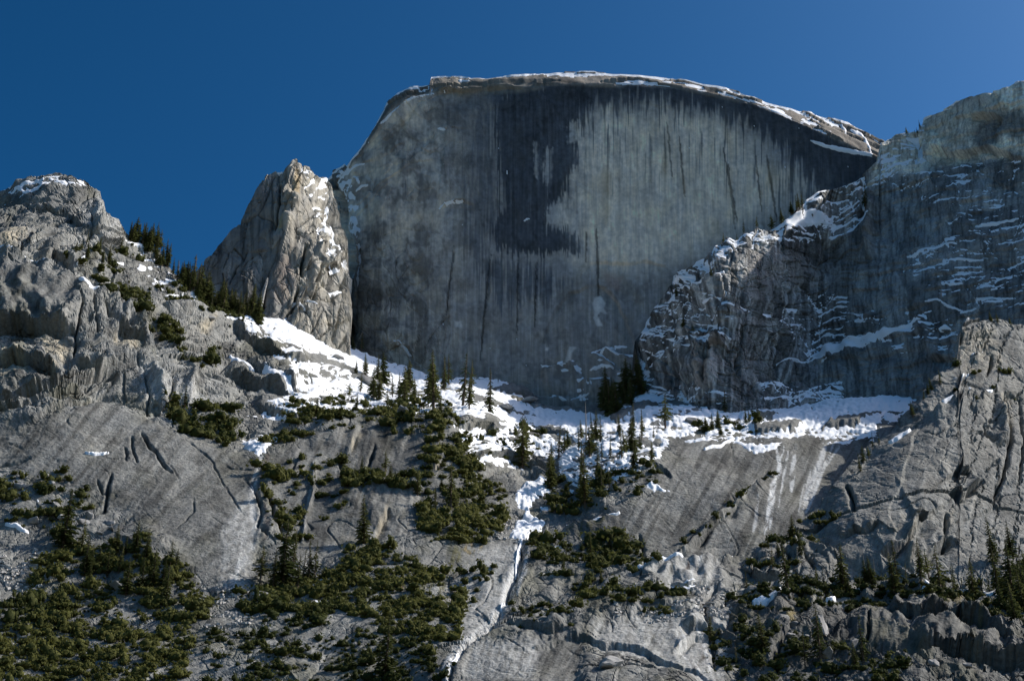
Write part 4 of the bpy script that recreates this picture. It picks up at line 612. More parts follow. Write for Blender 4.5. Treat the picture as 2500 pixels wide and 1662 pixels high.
# ================================================================== THE BUTTRESS
g = make_layer(1660, 2560, BUT_TOP, [(1660, 1752), (2560, 1752)], [
    (2360, 778, 864), (2500, 790, 890), (2345, 860, 846), (2320, 905, 830), (2500, 900, 850), (2500, 1000, 822), (2250, 980, 812), (2300, 1050, 776), (2150, 1075, 796), (2100, 1120, 786), (2200, 1150, 745), (2350, 1150, 752), (2500, 1180, 760), (1990, 1236, 750), (2100, 1250, 716), (2350, 1280, 716), (2500, 1300, 724), (1900, 1312, 722), (1820, 1372, 702), (1950, 1380, 690), (2100, 1370, 688), (2300, 1390, 676), (2500, 1390, 672), (1745, 1450, 676), (1800, 1470, 656), (2000, 1460, 650), (2300, 1450, 640), (2500, 1450, 642),
    (1726, 1510, 650), (1712, 1610, 610), (1850, 1560, 606), (2100, 1560, 600), (2400, 1560, 598), (1700, 1700, 570), (1950, 1662, 566), (2300, 1662, 560), (2540, 1662, 560), (2500, 1740, 535), (1700, 1745, 550), (2100, 1745, 535)],
    back=((10, -6), (32, -40), (60, -110), (100, -260)))
mot = fbm(g.px * .016, g.py * .016, 2.0, 5); mot2 = fbm(g.px * .07, g.py * .07, 5.0, 4)
wallz = zone(g.wx, g.wy, [(2340, 790), (2600, 790), (2600, 1360), (2300, 1380), (2060, 1360), (2000, 1270), (2150, 1080), (2300, 950)], 20); slabz = zone(g.wx, g.wy, [(2060, 1500), (2200, 1495), (2400, 1515), (2490, 1590), (2240, 1585), (2110, 1570)], 16); rough = 1 - .62 * wallz - .8 * slabz * (1 - wallz)
g.disp += 3 * fbm(g.X / 50, g.S / 60, 3.6, 3) * (.25 + .75 * rough) + .45 * fbm(g.X / 6, g.S / 8, 2.9, 3) * (.3 + .7 * rough)
pr, pe = facets(g, 60, .5, 1.8, 13, 4.5, 7, rough * .9); pr2, pe2 = facets(g, 22, .55, 1.8, 5, 2.4, 13, rough * .8); facets(g, 8, .75, 1.5, 2.0, .8, 19, .12 + .88 * rough); facets(g, 4, .6, 1.4, 1.2, .4, 29, .12 + .88 * rough)
sheets(g, 120, .6, 1.8, 6, 1.1, 5, .3 + .7 * rough); sheets(g, 150, 1.0, 2.2, 5, 1.0, 25, .7)
jn = np.abs(fbm(g.px * .005, (g.py - .15 * g.px) * .010, 37, 2, .3)); g.disp -= wallz * 1.2 * np.exp(-(jn / .008) ** 2) * sstep(-.1, .25, perlin(g.px * .008, g.py * .008, 62.))
jn = np.abs(fbm((g.px + .25 * g.py) * .016 + .2 * mot2, g.py * .004, 47, 3)); g.disp -= wallz * sstep(2250, 2420, g.px) * 1.6 * np.exp(-(jn / .025) ** 2)
lowz = sstep(1440, 1500, g.py); g.disp += lowz * 3.2 * (((g.py - .28 * (g.px - 2100) + 30 * mot) / 46) % 1 - .5) * -1
strokes(g, [('ledge', 8, 30, [(2275, 1010), (2320, 985), (2352, 966), (2425, 962)]), ('crack', 14, 9, [(2066, 1180), (2078, 1205), (2084, 1250)]), ('lip', 6, 16, [(2050, 1310), (2082, 1282), (2105, 1292), (2140, 1272)]), ('lip', 7, 20, [(2302, 1178), (2340, 1146), (2372, 1145)]), ('lip', 8, 16, [(2322, 1194), (2348, 1212), (2372, 1192), (2398, 1168)]), ('crack', 11, 8, [(2402, 1035), (2408, 1058), (2432, 1078)]), ('rib', 7, 12, [(2438, 960), (2448, 1040), (2440, 1090)]), ('crack', 8, 8, [(2455, 950), (2470, 1040), (2452, 1140), (2430, 1240)]), ('crack', 6, 6, [(2490, 960), (2500, 1080), (2480, 1200)]),
    ('crack', 5, 4, [(2255, 1050), (2285, 1060), (2340, 1030)]), ('crack', 4, 3, [(2360, 920), (2350, 940), (2400, 950)]), ('lip', 12, 26, [(2230, 1268), (2252, 1258), (2262, 1272)]), ('rib', 8, 10, [(2238, 1275), (2225, 1310), (2220, 1370)]), ('lip', 8, 26, [(2150, 1352), (2200, 1322), (2238, 1300)]), ('lip', 9, 30, [(2250, 1370), (2300, 1330), (2320, 1300)]), ('crack', 10, 8, [(2315, 1250), (2310, 1290), (2312, 1330)]), ('crack', 7, 5, [(2340, 780), (2350, 820), (2346, 850)]), ('crack', 9, 7, [(2424, 870), (2420, 900), (2400, 930)]), ('ledge', 6, 20, [(2370, 868), (2410, 862), (2450, 862)]),
    ('ledge', 11, 60, [(1780, 1440), (1860, 1440), (1960, 1436), (2100, 1420), (2250, 1418), (2400, 1420), (2540, 1405)]), ('lip', 9, 24, [(2160, 1482), (2230, 1498), (2300, 1495), (2400, 1520)]), ('lip', 14, 34, [(2230, 1580), (2290, 1578), (2360, 1592), (2440, 1605), (2560, 1625)]), ('crack', 12, 12, [(1945, 1530), (1915, 1570), (1900, 1620), (1905, 1662)]), ('crack', 7, 6, [(2118, 1500), (2125, 1545), (2115, 1560)]), ('lip', 8, 30, [(2350, 1500), (2420, 1545), (2480, 1575)]), ('lip', 9, 26, [(1800, 1370), (1850, 1400), (1900, 1400), (1960, 1380)]), ('crack', 11, 9, [(1900, 1320), (1930, 1360), (1905, 1420)]), ('crack', 9, 8, [(1850, 1350), (1830, 1400), (1850, 1440)]), ('ledge', 10, 26, [(1930, 1330), (1980, 1325), (2050, 1350)]), ('crack', 8, 8, [(1975, 1280), (1955, 1330), (1985, 1380)])])
s1 = fbm((g.px + .35 * g.py) * .045, g.py * .004, 4, 3, .6); s2 = fbm((g.px + .3 * g.py) * .12, g.py * .006, 11, 3, .6)
s3 = fbm((g.px + .3 * g.py) * .16 + .6 * mot2, g.py * .02, 17, 4, .65)
v = .215 + .05 * mot + .035 * mot2 + .04 * (pr - .5) * rough + .05 * s1 + .05 * s2 + .05 * s3 - .095 * lowz
v = v * (1 - .3 * sstep(.12, .4, fbm(g.px * .012, g.py * .02, 71, 5)))
T = grey(v, .35 + .6 * mot); T = mixc(T, (.10, .095, .045), .35 * lowz * sstep(-.05, .35, fbm(g.px * .010, g.py * .013, 81, 5)))
T = mixc(T, (.36, .32, .25), .55 * np.maximum.reduce([zone(g.wx, g.wy, p, 8) for p in ([(2435, 970), (2470, 960), (2470, 1040), (2440, 1050)], [(2340, 800), (2430, 800), (2450, 900), (2350, 920)], [(2220, 1300), (2236, 1290), (2226, 1380), (2216, 1370)], [(2310, 1260), (2330, 1240), (2320, 1300)])]) * np.clip(.8 + mot2, 0, 1))
moss = np.maximum.reduce([zone(g.wx, g.wy, p, 10) for p in ([(2270, 1460), (2360, 1452), (2340, 1475), (2280, 1475)], [(1900, 1500), (1960, 1490), (1950, 1540), (1910, 1530)], [(2350, 1490), (2390, 1480), (2400, 1540)])]); T = mixc(T, (.20, .145, .03), .6 * moss * sstep(-.25, .25, mot2))
un = up(g); amt = np.full(v.shape, -1.0, np.float32)
for pts, w_ in (([(2285, 1005), (2320, 985), (2352, 966), (2420, 962)], 3.5), ([(2172, 1086), (2200, 1065), (2226, 1047)], 3), ([(2358, 778), (2372, 771)], 4), ([(2400, 1428), (2415, 1435), (2435, 1425)], 8), ([(2340, 1424), (2372, 1438)], 5), ([(2258, 1428), (2275, 1430)], 4), ([(2090, 1432), (2102, 1430)], 6), ([(1840, 1485), (1880, 1470), (1908, 1460)], 4), ([(2015, 1460), (2035, 1455)], 3), ([(2330, 935), (2360, 920)], 2), ([(2250, 1445), (2270, 1442)], 3), ([(2080, 1605), (2100, 1606)], 2.5), ([(2370, 868), (2400, 865)], 2)):
    amt = np.maximum(amt, 2 * line(g.wx * .6 + g.px * .4, g.wy * .6 + g.py * .4, pts, w_) - 1)
g.alpha = np.clip(.10 + .9 * rough, 0, 1)
T = T * np.array([.90, .91, .895])
finish(g, 'buttress_hill', M_ROCK, T, wings='r', ext=((-60, -60), (-200, -160), (-330, -260)), label='steep sunlit granite buttress with a wooded ledge, in front of the shaded cliff', category='hill')
snow_sheet(g, 'snow', amt, 1.4, 2, label='small snow patches on the wooded ledge and edges of the near buttress', category='snow')
BUT = g
# valley floor
V = [(-30000, -30000, 0), (30000, -30000, 0), (30000, 30000, 0), (-30000, 30000, 0)]
link('ground', mesh_from('ground', np.array(V), np.array([[0, 1, 2, 3]]), M_GROUND), kind='structure', label='dark valley floor in front of the hillside', category='ground')
print('terrain', round(time.time() - T0, 1))
# ================================================================== PLANTS
def at(g, x, y):
    """the built rock surface under a survey pixel"""
    c = min(max(int(round((x - g.xs[0]) / (g.xs[1] - g.xs[0]))), 0), len(g.xs) - 1)
    r = int(round((y - g.yt[c]) / max(g.yb[c] - g.yt[c], 1) * (g.P.shape[0] - 1))); r = min(max(r, 0), g.P.shape[0] - 1)
    return g.P[r, c]
def tri_mesh(name, V, Fq, mat):
    return mesh_from(name, np.array(V, np.float32), np.array(Fq, np.int32), mat)
def trunk_mesh(name, h, r, mat, rnd, snag=False):
    V, Q = [], []; n = 6; lv = [0, .3, .6, .85, 1.0]
    ox = [0] + [rnd.uniform(-.012, .012) * h for _ in lv[1:]]
    for k, t in enumerate(lv):
        for i in range(n):
            a_ = 2 * math.pi * i / n; rr = r * (1 - t) ** .8 + .02
            V.append((ox[k] + rr * math.cos(a_), rr * math.sin(a_), t * h - (1.5 if k == 0 else 0)))
    for k in range(len(lv) - 1):
        for i in range(n): Q.append((k * n + i, k * n + (i + 1) % n, (k + 1) * n + (i + 1) % n, (k + 1) * n + i))
    for _ in range(14 if snag else 8):                                     # bare limbs
        t = rnd.uniform(.12, .9 if snag else .35); a_ = rnd.uniform(0, 6.28); L = rnd.uniform(.05, .12) * h * (1.1 - t); z = t * h; b = len(V); w = .06 + .1 * r
        c, s = math.cos(a_), math.sin(a_)
        V += [(0, 0, z - w), (0, 0, z + w), (c * L, s * L, z + .2 * L), (c * L + .02, s * L + .02, z + .2 * L - .05)]; Q.append((b, b + 1, b + 2, b + 3))
    return tri_mesh(name, V, Q, mat)
def crown_mesh(name, h, rad, lo, dens, rnd, droop=.35, ragged=.35):
    """whorled boughs of needle sprays"""
    V, Q = [], []; z = lo
    lop = rnd.uniform(0, 6.28)
    while z < .985:
        t = (z - lo) / (1 - lo); R = rad * (1 - t) ** .85 * (.55 + .45 * min(1, t * 5 + .35)) + .012 * h * .5
        nb = max(4, int(dens * (1 - .55 * t)))
        if rnd.random() < ragged * .5: R *= .65
        for i in range(nb):
            a_ = 2 * math.pi * (i + rnd.random() * .8) / nb + z * 20; L = R * rnd.uniform(1 - ragged, 1.12) * (1 + .15 * math.cos(a_ - lop))
            if rnd.random() < ragged * .25: continue
            zz = z * h + rnd.uniform(-.012, .012) * h; c, s = math.cos(a_), math.sin(a_)
            for seg in range(3):                                            # sprays along the bough
                f0, f1 = seg / 3 + .06, (seg + 1.35) / 3
                wd = L * rnd.uniform(.16, .30) * (1.15 - .5 * f1) + .12
                dz0, dz1 = -droop * L * f0 ** 1.3, -droop * L * f1 ** 1.3 + rnd.uniform(-.1, .06) * L
                tw = rnd.uniform(-.6, .6); px_, py_ = -s * math.cos(tw), c * math.cos(tw); pz = math.sin(tw)
                b = len(V)
                V += [(c * L * f0 - px_ * wd * .55, s * L * f0 - py_ * wd * .55, zz + dz0 - pz * wd * .5), (c * L * f0 + px_ * wd * .55, s * L * f0 + py_ * wd * .55, zz + dz0 + pz * wd * .5),
                      (c * L * f1 + px_ * wd * .8, s * L * f1 + py_ * wd * .8, zz + dz1 + pz * wd - .1 * wd), (c * L * f1 - px_ * wd * .8, s * L * f1 - py_ * wd * .8, zz + dz1 - pz * wd - .1 * wd)]
                Q.append((b, b + 1, b + 2, b + 3))
                if seg > 0:                                                 # hanging twig fringe
                    b = len(V); fm = .5 * (f0 + f1); dd = .5 * (dz0 + dz1)
                    V += [(c * L * f0, s * L * f0, zz + dz0), (c * L * f1, s * L * f1, zz + dz1), (c * L * f1, s * L * f1, zz + dz1 - wd * .9), (c * L * f0, s * L * f0, zz + dz0 - wd * .6)]; Q.append((b, b + 1, b + 2, b + 3))
        z += rnd.uniform(.028, .05) * (1.15 - .5 * t)
    return tri_mesh(name, V, Q, M_NEEDLE)
ICO = None
def bush_geo(rnd, n=150, flat=.75):
    """a shrub: lumpy leaf masses with loose sprigs on their surface and short stems, unit radius; quads only"""
    V, Q = [], []
    lob = [(rnd.uniform(-.65, .65), rnd.uniform(-.65, .65), rnd.uniform(.1, .6), rnd.uniform(.22, .42)) for _ in range(2)] + [(0, 0, .35, .45)]
    for cx, cy, cz, r in lob:
        nu, nv = 6, 4; b = len(V); ph = rnd.uniform(0, 9)
        for j in range(nv):
            th = math.pi * (.04 + .92 * j / (nv - 1))
            for i in range(nu):
                a_ = 2 * math.pi * (i + .5 * (j % 2)) / nu; rr = r * (1 + .30 * math.sin(3 * a_ + ph + 2 * j) * rnd.uniform(.3, 1) + rnd.uniform(-.16, .16))
                V.append((cx + rr * math.sin(th) * math.cos(a_), cy + rr * math.sin(th) * math.sin(a_), (cz + rr * math.cos(th)) * flat))
        for j in range(nv - 1):
            for i in range(nu): Q.append((b + j * nu + i, b + (j + 1) * nu + i, b + (j + 1) * nu + (i + 1) % nu, b + j * nu + (i + 1) % nu))
    for i in range(n):
        cx, cy, cz, r = lob[i % len(lob)]
        a_ = rnd.uniform(0, 6.28); u = rnd.uniform(-.5, 1); q = math.sqrt(1 - u * u); rr = r * rnd.uniform(.85, 1.7)
        p = Vector((cx + rr * q * math.cos(a_), cy + rr * q * math.sin(a_), (cz + rr * u) * flat))
        nrm = Vector((q * math.cos(a_), q * math.sin(a_), u)) + Vector((rnd.uniform(-.9, .9), rnd.uniform(-.9, .9), rnd.uniform(-.5, .9))); nrm.normalize()
        t1 = nrm.orthogonal().normalized(); t1.rotate(Matrix.Rotation(rnd.uniform(0, 6.28), 3, nrm)); t2 = nrm.cross(t1); s = rnd.uniform(.06, .14)
        b = len(V)
        for k in range(4):
            j = (.7 + .6 * rnd.random()) * s; V.append(tuple(p + t1 * (j * (1, 0, -1, 0)[k]) + t2 * (j * (0, 1, 0, -1)[k] * .8) + nrm * (.25 * s * rnd.uniform(-1, 1))))
        Q.append((b, b + 1, b + 2, b + 3))
    for i in range(4):                                                     # stems
        a_ = rnd.uniform(0, 6.28); b = len(V); c, s = math.cos(a_) * .3, math.sin(a_) * .3
        V += [(.02, 0, -.25), (-.02, 0, -.25), (c - .02, s, .35), (c + .02, s, .35)]; Q.append((b, b + 1, b + 2, b + 3))
    return np.array(V, np.float32), np.array(Q, np.int32)
rnd = random.Random(21)
KINDS = []                                                                # (trunk mesh, crown mesh): height 1 unit = 30 m trees
for i, (rad, lo, dens, dr, rg) in enumerate([(4.6, .10, 9, .32, .35), (3.6, .16, 8, .40, .45), (5.4, .06, 10, .28, .35), (3.0, .22, 7, .45, .55), (4.2, .03, 10, .30, .30), (5.0, .25, 7, .15, .6), (3.2, .08, 8, .5, .5)]):
    KINDS.append((trunk_mesh('conifer_trunk', 30, .55, M_BARK, rnd), crown_mesh('conifer_crown', 30, rad, lo, dens, rnd, dr, rg)))
SNAG = trunk_mesh('snag_trunk', 30, .5, M_DEAD, rnd, True)
BUSH = [bush_geo(rnd, 82, (.8, .7, .9, .6, .75, .8, .6)[i]) for i in range(7)]
BUSHM = [mesh_from('shrub_foliage', v_, q_, M_LEAF, smooth=True) for v_, q_ in BUSH]
N_TREE = [0]
def px_to_m(p): return float(np.linalg.norm(p - CAM)) / F / 1.0
def conifer(g, x, y, hpx, label, group, kind=None, squash=1.0):
    p = at(g, x, y); h = hpx * px_to_m(p) / math.cos(PITCH) * 1.03; s = h / 30
    root = bpy.data.objects.new('conifer_tree' if kind != 'snag' else 'dead_tree', None); COL.objects.link(root); root.empty_display_size = .1
    root.location = p; root.rotation_euler = (rnd.gauss(0, .035), rnd.gauss(0, .035), rnd.uniform(0, 6.28)); root.scale = (s * squash * 1.1, s * squash * 1.1, s)
    root['label'] = label; root['category'] = 'tree'
    if group: root['group'] = group
    tm, cm = (SNAG, None) if kind == 'snag' else KINDS[kind if kind is not None else rnd.randrange(len(KINDS))]
    link('trunk', tm, root)
    if cm: link('crown', cm, root)
    N_TREE[0] += 1
    return root
def shrub(g, x, y, wpx, label, group, tall=1.0):
    p = at(g, x, y); s = wpx * px_to_m(p) * .62
    o = link('shrub', BUSHM[rnd.randrange(len(BUSHM))], label=label, category='shrub', group=group)
    o.location = p; o.rotation_euler = (0, 0, rnd.uniform(0, 6.28)); o.scale = (s * rnd.uniform(.8, 1.5), s, s * tall * 1.35); return o
def pick(poly, n, mind=0, tries=60, gaps=True):
    """n scattered spots inside a polygon"""
    p = np.array(poly); out = []
    lo_, hi_ = p.min(0), p.max(0)
    for _ in range(n * tries):
        if len(out) >= n: break
        x, y = rnd.uniform(lo_[0], hi_[0]), rnd.uniform(lo_[1], hi_[1])
        if not (inside(np.array([x]), np.array([y]), poly)[0] or gaps): continue
        k = (16 if mind > 9 or n > 20 else 5) if gaps else 2; nz = perlin(np.array([x * .018]), np.array([y * .024]), 4.4)[0]; n2 = perlin(np.array([x * .05]), np.array([y * .06]), 9.4)[0]
        if gaps and n > 15 and nz + .8 * n2 < -.22: continue
        if inside(np.array([x + k * 1.5 * n2]), np.array([y + k * nz]), poly)[0] and all((x - a_) ** 2 + (y - b_) ** 2 > mind * mind for a_, b_ in out): out.append((x, y))
    return out
# --- conifers one can point at, base pixel and height in pixels
for x, y, h, k, lab in ((1058, 1015, 150, 1, 'tallest conifer of the clump on the sunlit snow terrace, dense and twin-topped'), (1128, 1005, 128, 3, 'thin conifer with a high crown beside the tallest one on the snow terrace'), (1084, 950, 82, 6, 'slim conifer standing just behind the terrace clump against the dome wall'), (1098, 938, 78, 3, 'bare-stemmed conifer silhouetted against the foot of the dome wall'), (1152, 955, 72, 3, 'dark narrow conifer at the snow edge below the dome wall'), (1187, 1025, 110, 6, 'lone tawny-topped conifer in open snow with a dark bush at its foot'),
        (987, 985, 92, 0, 'full conifer at the uphill end of the terrace clump'), (1000, 955, 70, 3, 'thin conifer behind the full one at the uphill end of the clump'), (912, 965, 72, 4, 'squat olive conifer beside a dark boulder on the terrace'), (960, 965, 52, 3, 'small thin conifer between two larger trees on the terrace'), (1048, 985, 110, 0, 'conifer tucked against the tallest one on the terrace'), (1140, 1020, 90, 1, 'conifer leaning close beside the thin high-crowned one'), (880, 830, 46, 3, 'spindly sapling at the upper edge of the snow talus'), (895, 915, 50, 0, 'short conifer on the snow talus above the dark boulder'), (860, 860, 34, 4, 'tiny conifer on the rocks beside the snow talus'),
        (1280, 1130, 130, 0, 'big dark conifer in the snow left of the gully head'), (1285, 1090, 70, 1, 'pointed conifer growing behind the big one by the gully head'), (1625, 1040, 88, 5, 'open-crowned conifer on the snow below the shaded crag'), (1770, 1010, 60, 6, 'dark conifer at the foot of the sunlit rock pillar'), (1570, 1060, 60, 6, 'slim conifer in the snow before the shaded trees'), (1548, 1062, 68, 6, 'twin of the slim conifer in the snow before the shaded trees'), (1465, 1085, 66, 3, 'thin conifer at the centre of the sunlit snow basin'), (1512, 1080, 60, 1, 'conifer on open snow right of the basin centre'),
        (455, 985, 56, 6, 'lone conifer standing above the bushy knob on the pale cliff'), (690, 1430, 150, 2, 'broad conifer at the foot of the middle slab with a long shadow'), (755, 1420, 100, 6, 'narrow conifer beside the broad one at the foot of the middle slab'), (890, 1330, 110, 4, 'dense conifer halfway up the middle slab'), (1100, 1250, 110, 1, 'conifer above the round thicket on the middle slab'), (940, 1662, 130, 2, 'dark conifer at the bottom edge among the shrubs'), (150, 1330, 130, 2, 'tall conifer at the edge of the large thicket below the pale talus'), (1430, 1240, 120, 0, 'large conifer at the lower edge of the snowy grove'), (1350, 1215, 90, 4, 'conifer beside the snow of the gully'),
        (1925, 1470, 120, 1, 'tall conifer at the shaded corner of the wooded ledge'), (2060, 1440, 112, 0, 'tallest conifer on the wooded ledge of the near buttress'), (2195, 1440, 110, 3, 'narrow conifer near the middle of the wooded ledge'), (2250, 1430, 100, 1, 'conifer under the big overlap on the wooded ledge'), (2300, 1445, 110, 5, 'broad loose conifer on the wooded ledge'), (2380, 1440, 90, 0, 'conifer beside the snow patches on the wooded ledge'), (2005, 1640, 130, 1, 'large conifer in front of the lower dark slab'), (2110, 1640, 105, 6, 'pair-mate conifer in front of the lower dark slab'), (2480, 1480, 150, 2, 'huge dark conifer at the picture edge on the wooded ledge'), (2440, 1440, 105, 0, 'dark conifer next to the huge one at the picture edge'),
        (1765, 563, 32, 6, 'tiny conifer alone on the skyline crest of the snowy crag'), (2115, 520, 60, 6, 'dark conifer in the notch between the crag and the ridge'), (1868, 560, 0, 0, '')):
    if h: conifer(BUT if (x > 1900 and y > 1400) else (CLIFF if y < 600 and x > 1600 else HILL), x, y, h, lab, None, k, 1.12)
for x, y, h, lab in ((1430, 1075, 95, 'grey dead snag standing in the snow at the basin centre'), (2109, 1380, 75, 'bare dead pole against the face of the near buttress'), (2132, 1385, 55, 'shorter bare pole beside the taller one on the near buttress'), (290, 1350, 45, 'pale dead trunk in the thicket below the pale talus'), (433, 662, 40, 'bare white snag on the tree-lined ridge')):
    conifer(BUT if x > 1900 else HILL, x, y, h, lab, None, 'snag')
# --- conifers in groves
ONES = 'first second third fourth fifth sixth seventh eighth ninth tenth eleventh twelfth thirteenth fourteenth fifteenth sixteenth seventeenth eighteenth nineteenth'.split()
def ordinal(k):
    if k <= 19: return ONES[k - 1]
    t, u = divmod(k, 10); w = ['twenty', 'thirty', 'forty', 'fifty'][t - 2]
    return w + '-' + ONES[u - 1] if u else w[:-1] + 'ieth'
def from_left(k, n): return ('leftmost' if k == 0 else 'rightmost' if k == n - 1 else ordinal(k + 1) + ' from the left') if n > 1 else ''
def grove(g, poly, n, h0, h1, label, group, mind=6, kinds=None):
    spots = sorted(pick(poly, n, mind, gaps=False))
    for k, (x, y) in enumerate(spots):
        conifer(g, x, y, rnd.uniform(h0, h1), label + ', ' + from_left(k, len(spots)), group, rnd.choice(kinds) if kinds else None, rnd.uniform(.8, 1.4))
grove(HILL, [(308, 585), (370, 604), (440, 682), (430, 690), (370, 640), (315, 608)], 30, 34, 64, 'conifer along the upper ridge crest below the knoll', 'conifers along the upper ridge crest', 3)
grove(HILL, [(425, 675), (470, 706), (520, 742), (600, 775), (645, 800), (600, 792), (520, 760), (445, 708)], 48, 46, 86, 'conifer in the dense row along the ridge crest before the spire', 'conifers along the ridge crest', 3)
grove(HILL, [(150, 600), (260, 590), (310, 620), (280, 650), (170, 640)], 9, 24, 50, 'conifer at the foot of the rounded knoll', 'conifers below the knoll', 12)
grove(HILL, [(850, 900), (1000, 950), (1100, 960), (1160, 1000), (1080, 1010), (960, 985), (860, 960)], 10, 35, 80, 'smaller conifer on the sunlit snow terrace', 'small conifers of the terrace clump', 12)
grove(HILL, [(1370, 1075), (1500, 1040), (1600, 1060), (1640, 1090), (1610, 1140), (1560, 1180), (1440, 1240), (1370, 1220), (1340, 1150)], 26, 36, 80, 'conifer in the snowy grove beside the gully', 'conifers of the snowy grove', 12)
grove(HILL, [(1480, 970), (1560, 930), (1590, 950), (1540, 1000), (1490, 1020), (1470, 1000)], 18, 50, 95, 'dark shaded conifer at the foot of the layered cliff', 'shaded conifers under the cliff', 8, [0, 2, 4])
grove(HILL, [(1720, 1050), (1830, 1030), (1850, 1050), (1790, 1060), (1700, 1058)], 6, 26, 52, 'conifer on the small dark mound in the sunlit snow', 'conifers on the snowy mound', 10)
grove(HILL, [(700, 970), (860, 960), (1040, 1010), (1100, 1060), (900, 1040), (720, 1060)], 8, 26, 60, 'conifer on the bushy crest above the middle slab', 'conifers on the crest above the middle slab', 14)
grove(HILL, [(100, 1330), (330, 1310), (480, 1400), (440, 1480), (200, 1440), (90, 1400)], 22, 40, 95, 'dark conifer rising from the large corner thicket', 'conifers in the large thicket', 12, [0, 2, 4, 5])
grove(HILL, [(640, 1300), (760, 1360), (800, 1420), (720, 1470), (620, 1420)], 8, 45, 95, 'conifer clumped at the foot of the middle slab', 'conifers at the slab foot', 14)
grove(HILL, [(840, 1130), (1040, 1170), (1130, 1230), (1080, 1280), (960, 1210), (850, 1190)], 12, 30, 60, 'conifer on the shrubby ledge across the middle slab', 'conifers on the slab ledge', 16)
grove(HILL, [(1290, 1340), (1500, 1320), (1600, 1380), (1500, 1430), (1320, 1420)], 7, 30, 62, 'conifer on the bushy step below the gully snow', 'conifers on the bushy step', 16)
grove(BUT, [(1960, 1420), (2150, 1410), (2420, 1410), (2470, 1440), (2200, 1450), (1980, 1460)], 18, 36, 88, 'dark conifer along the wooded ledge of the near buttress', 'conifers along the wooded ledge', 10)
grove(BUT, [(2420, 1330), (2550, 1300), (2550, 1600), (2450, 1560), (2430, 1440)], 10, 55, 115, 'dark conifer massed at the picture edge', 'conifers massed beside the buttress', 14, [0, 2, 4])
grove(BUT, [(1740, 1580), (1850, 1560), (2200, 1620), (2180, 1662), (1760, 1662)], 8, 40, 85, 'conifer among boulders in front of the lower dark slab', 'conifers below the lower slab', 16)
grove(BUT, [(1860, 1300), (2000, 1270), (2010, 1330), (1930, 1400), (1800, 1440), (1790, 1410)], 8, 26, 56, 'small conifer on the broken edge of the near buttress', 'conifers on the buttress edge', 16)
grove(BUT, [(2060, 1175), (2100, 1125), (2200, 1035), (2290, 950), (2320, 925), (2300, 970), (2200, 1060), (2090, 1170)], 10, 22, 46, 'little conifer on the sloping skyline of the near buttress', 'conifers on the buttress skyline', 14)
grove(CLIFF, [(1790, 578), (1860, 552), (1905, 546), (1960, 505), (1975, 500), (1900, 552), (1860, 560), (1800, 585)], 9, 26, 44, 'conifer on the crag crest against the dome wall', 'conifers on the crag crest', 9)
grove(CLIFF, [(1650, 700), (1760, 680), (1790, 760), (1720, 830), (1620, 860)], 6, 18, 38, 'little conifer on the ledges of the snowy crag', 'conifers on the crag ledges', 16)
grove(CLIFF, [(2200, 322), (2240, 316), (2246, 300), (2240, 330)], 4, 14, 22, 'tiny conifer in the notch of the far ridge', 'conifers in the ridge notch', 5)
grove(BUT, [(2400, 778), (2550, 790), (2550, 800), (2400, 786)], 5, 14, 30, 'scrubby conifer along the flat top of the near buttress', 'conifers on top of the buttress', 10)
# --- shrubs one by one
def brush(g, poly, n, w0, w1, label, group, mind=8, tall=1.0):
    spots = sorted(pick(poly, n, mind))
    for k, (x, y) in enumerate(spots): shrub(g, x, y, rnd.uniform(w0, w1), label + ', ' + from_left(k, len(spots)), group, tall * rnd.uniform(.7, 1.15))
brush(HILL, [(660, 1130), (830, 1100), (860, 1200), (820, 1300), (700, 1330), (660, 1250)], 34, 14, 34, 'shrub dotted over the smooth middle slab', 'shrubs on the middle slab', 16)
brush(HILL, [(830, 1130), (900, 1170), (1000, 1170), (1050, 1180), (1060, 1215), (960, 1205), (860, 1200)], 30, 22, 46, 'round shrub in the band across the middle slab', 'shrubs banded across the slab', 12)
brush(HILL, [(1040, 1050), (1140, 1080), (1230, 1230), (1200, 1260), (1100, 1230), (1040, 1150)], 40, 16, 36, 'shrub on the shoulder between the middle slab and the gully', 'shrubs on the shoulder', 13)
brush(HILL, [(700, 1000), (860, 970), (1060, 1005), (1130, 1050), (1080, 1070), (900, 1045), (760, 1060), (660, 1090)], 46, 16, 40, 'olive shrub on the snowy crest above the middle slab', 'shrubs on the crest', 12)
brush(HILL, [(420, 970), (540, 1000), (600, 1060), (560, 1090), (460, 1040)], 24, 18, 44, 'shrub on the bushy knob of the pale cliff', 'shrubs on the knob', 12)
brush(HILL, [(260, 700), (330, 730), (440, 820), (540, 880), (515, 905), (430, 850), (350, 790), (270, 730)], 40, 16, 38, 'shrub in the diagonal band below the knoll', 'shrubs in the diagonal band', 10)
brush(HILL, [(380, 700), (560, 780), (520, 800), (420, 760), (330, 680)], 20, 10, 24, 'low shrub on the rocks under the ridge-crest trees', 'shrubs under the ridge trees', 10)
brush(HILL, [(0, 1150), (150, 1150), (240, 1200), (200, 1300), (80, 1260), (0, 1270)], 22, 16, 40, 'shrub among fallen blocks at the foot of the pale cliff', 'shrubs among the blocks', 14)
brush(BUT, [(1820, 1375), (1990, 1240), (2040, 1240), (2000, 1330), (1900, 1420), (1800, 1440)], 24, 16, 40, 'shrub on the broken edge of the near buttress', 'shrubs on the buttress edge', 14)
brush(HILL, [(1640, 1370), (1700, 1325), (1790, 1235), (1880, 1150), (1890, 1165), (1800, 1245), (1700, 1345)], 16, 14, 30, 'shrub in the diagonal crack of the wide streaked slab', 'shrubs in the diagonal crack', 12)
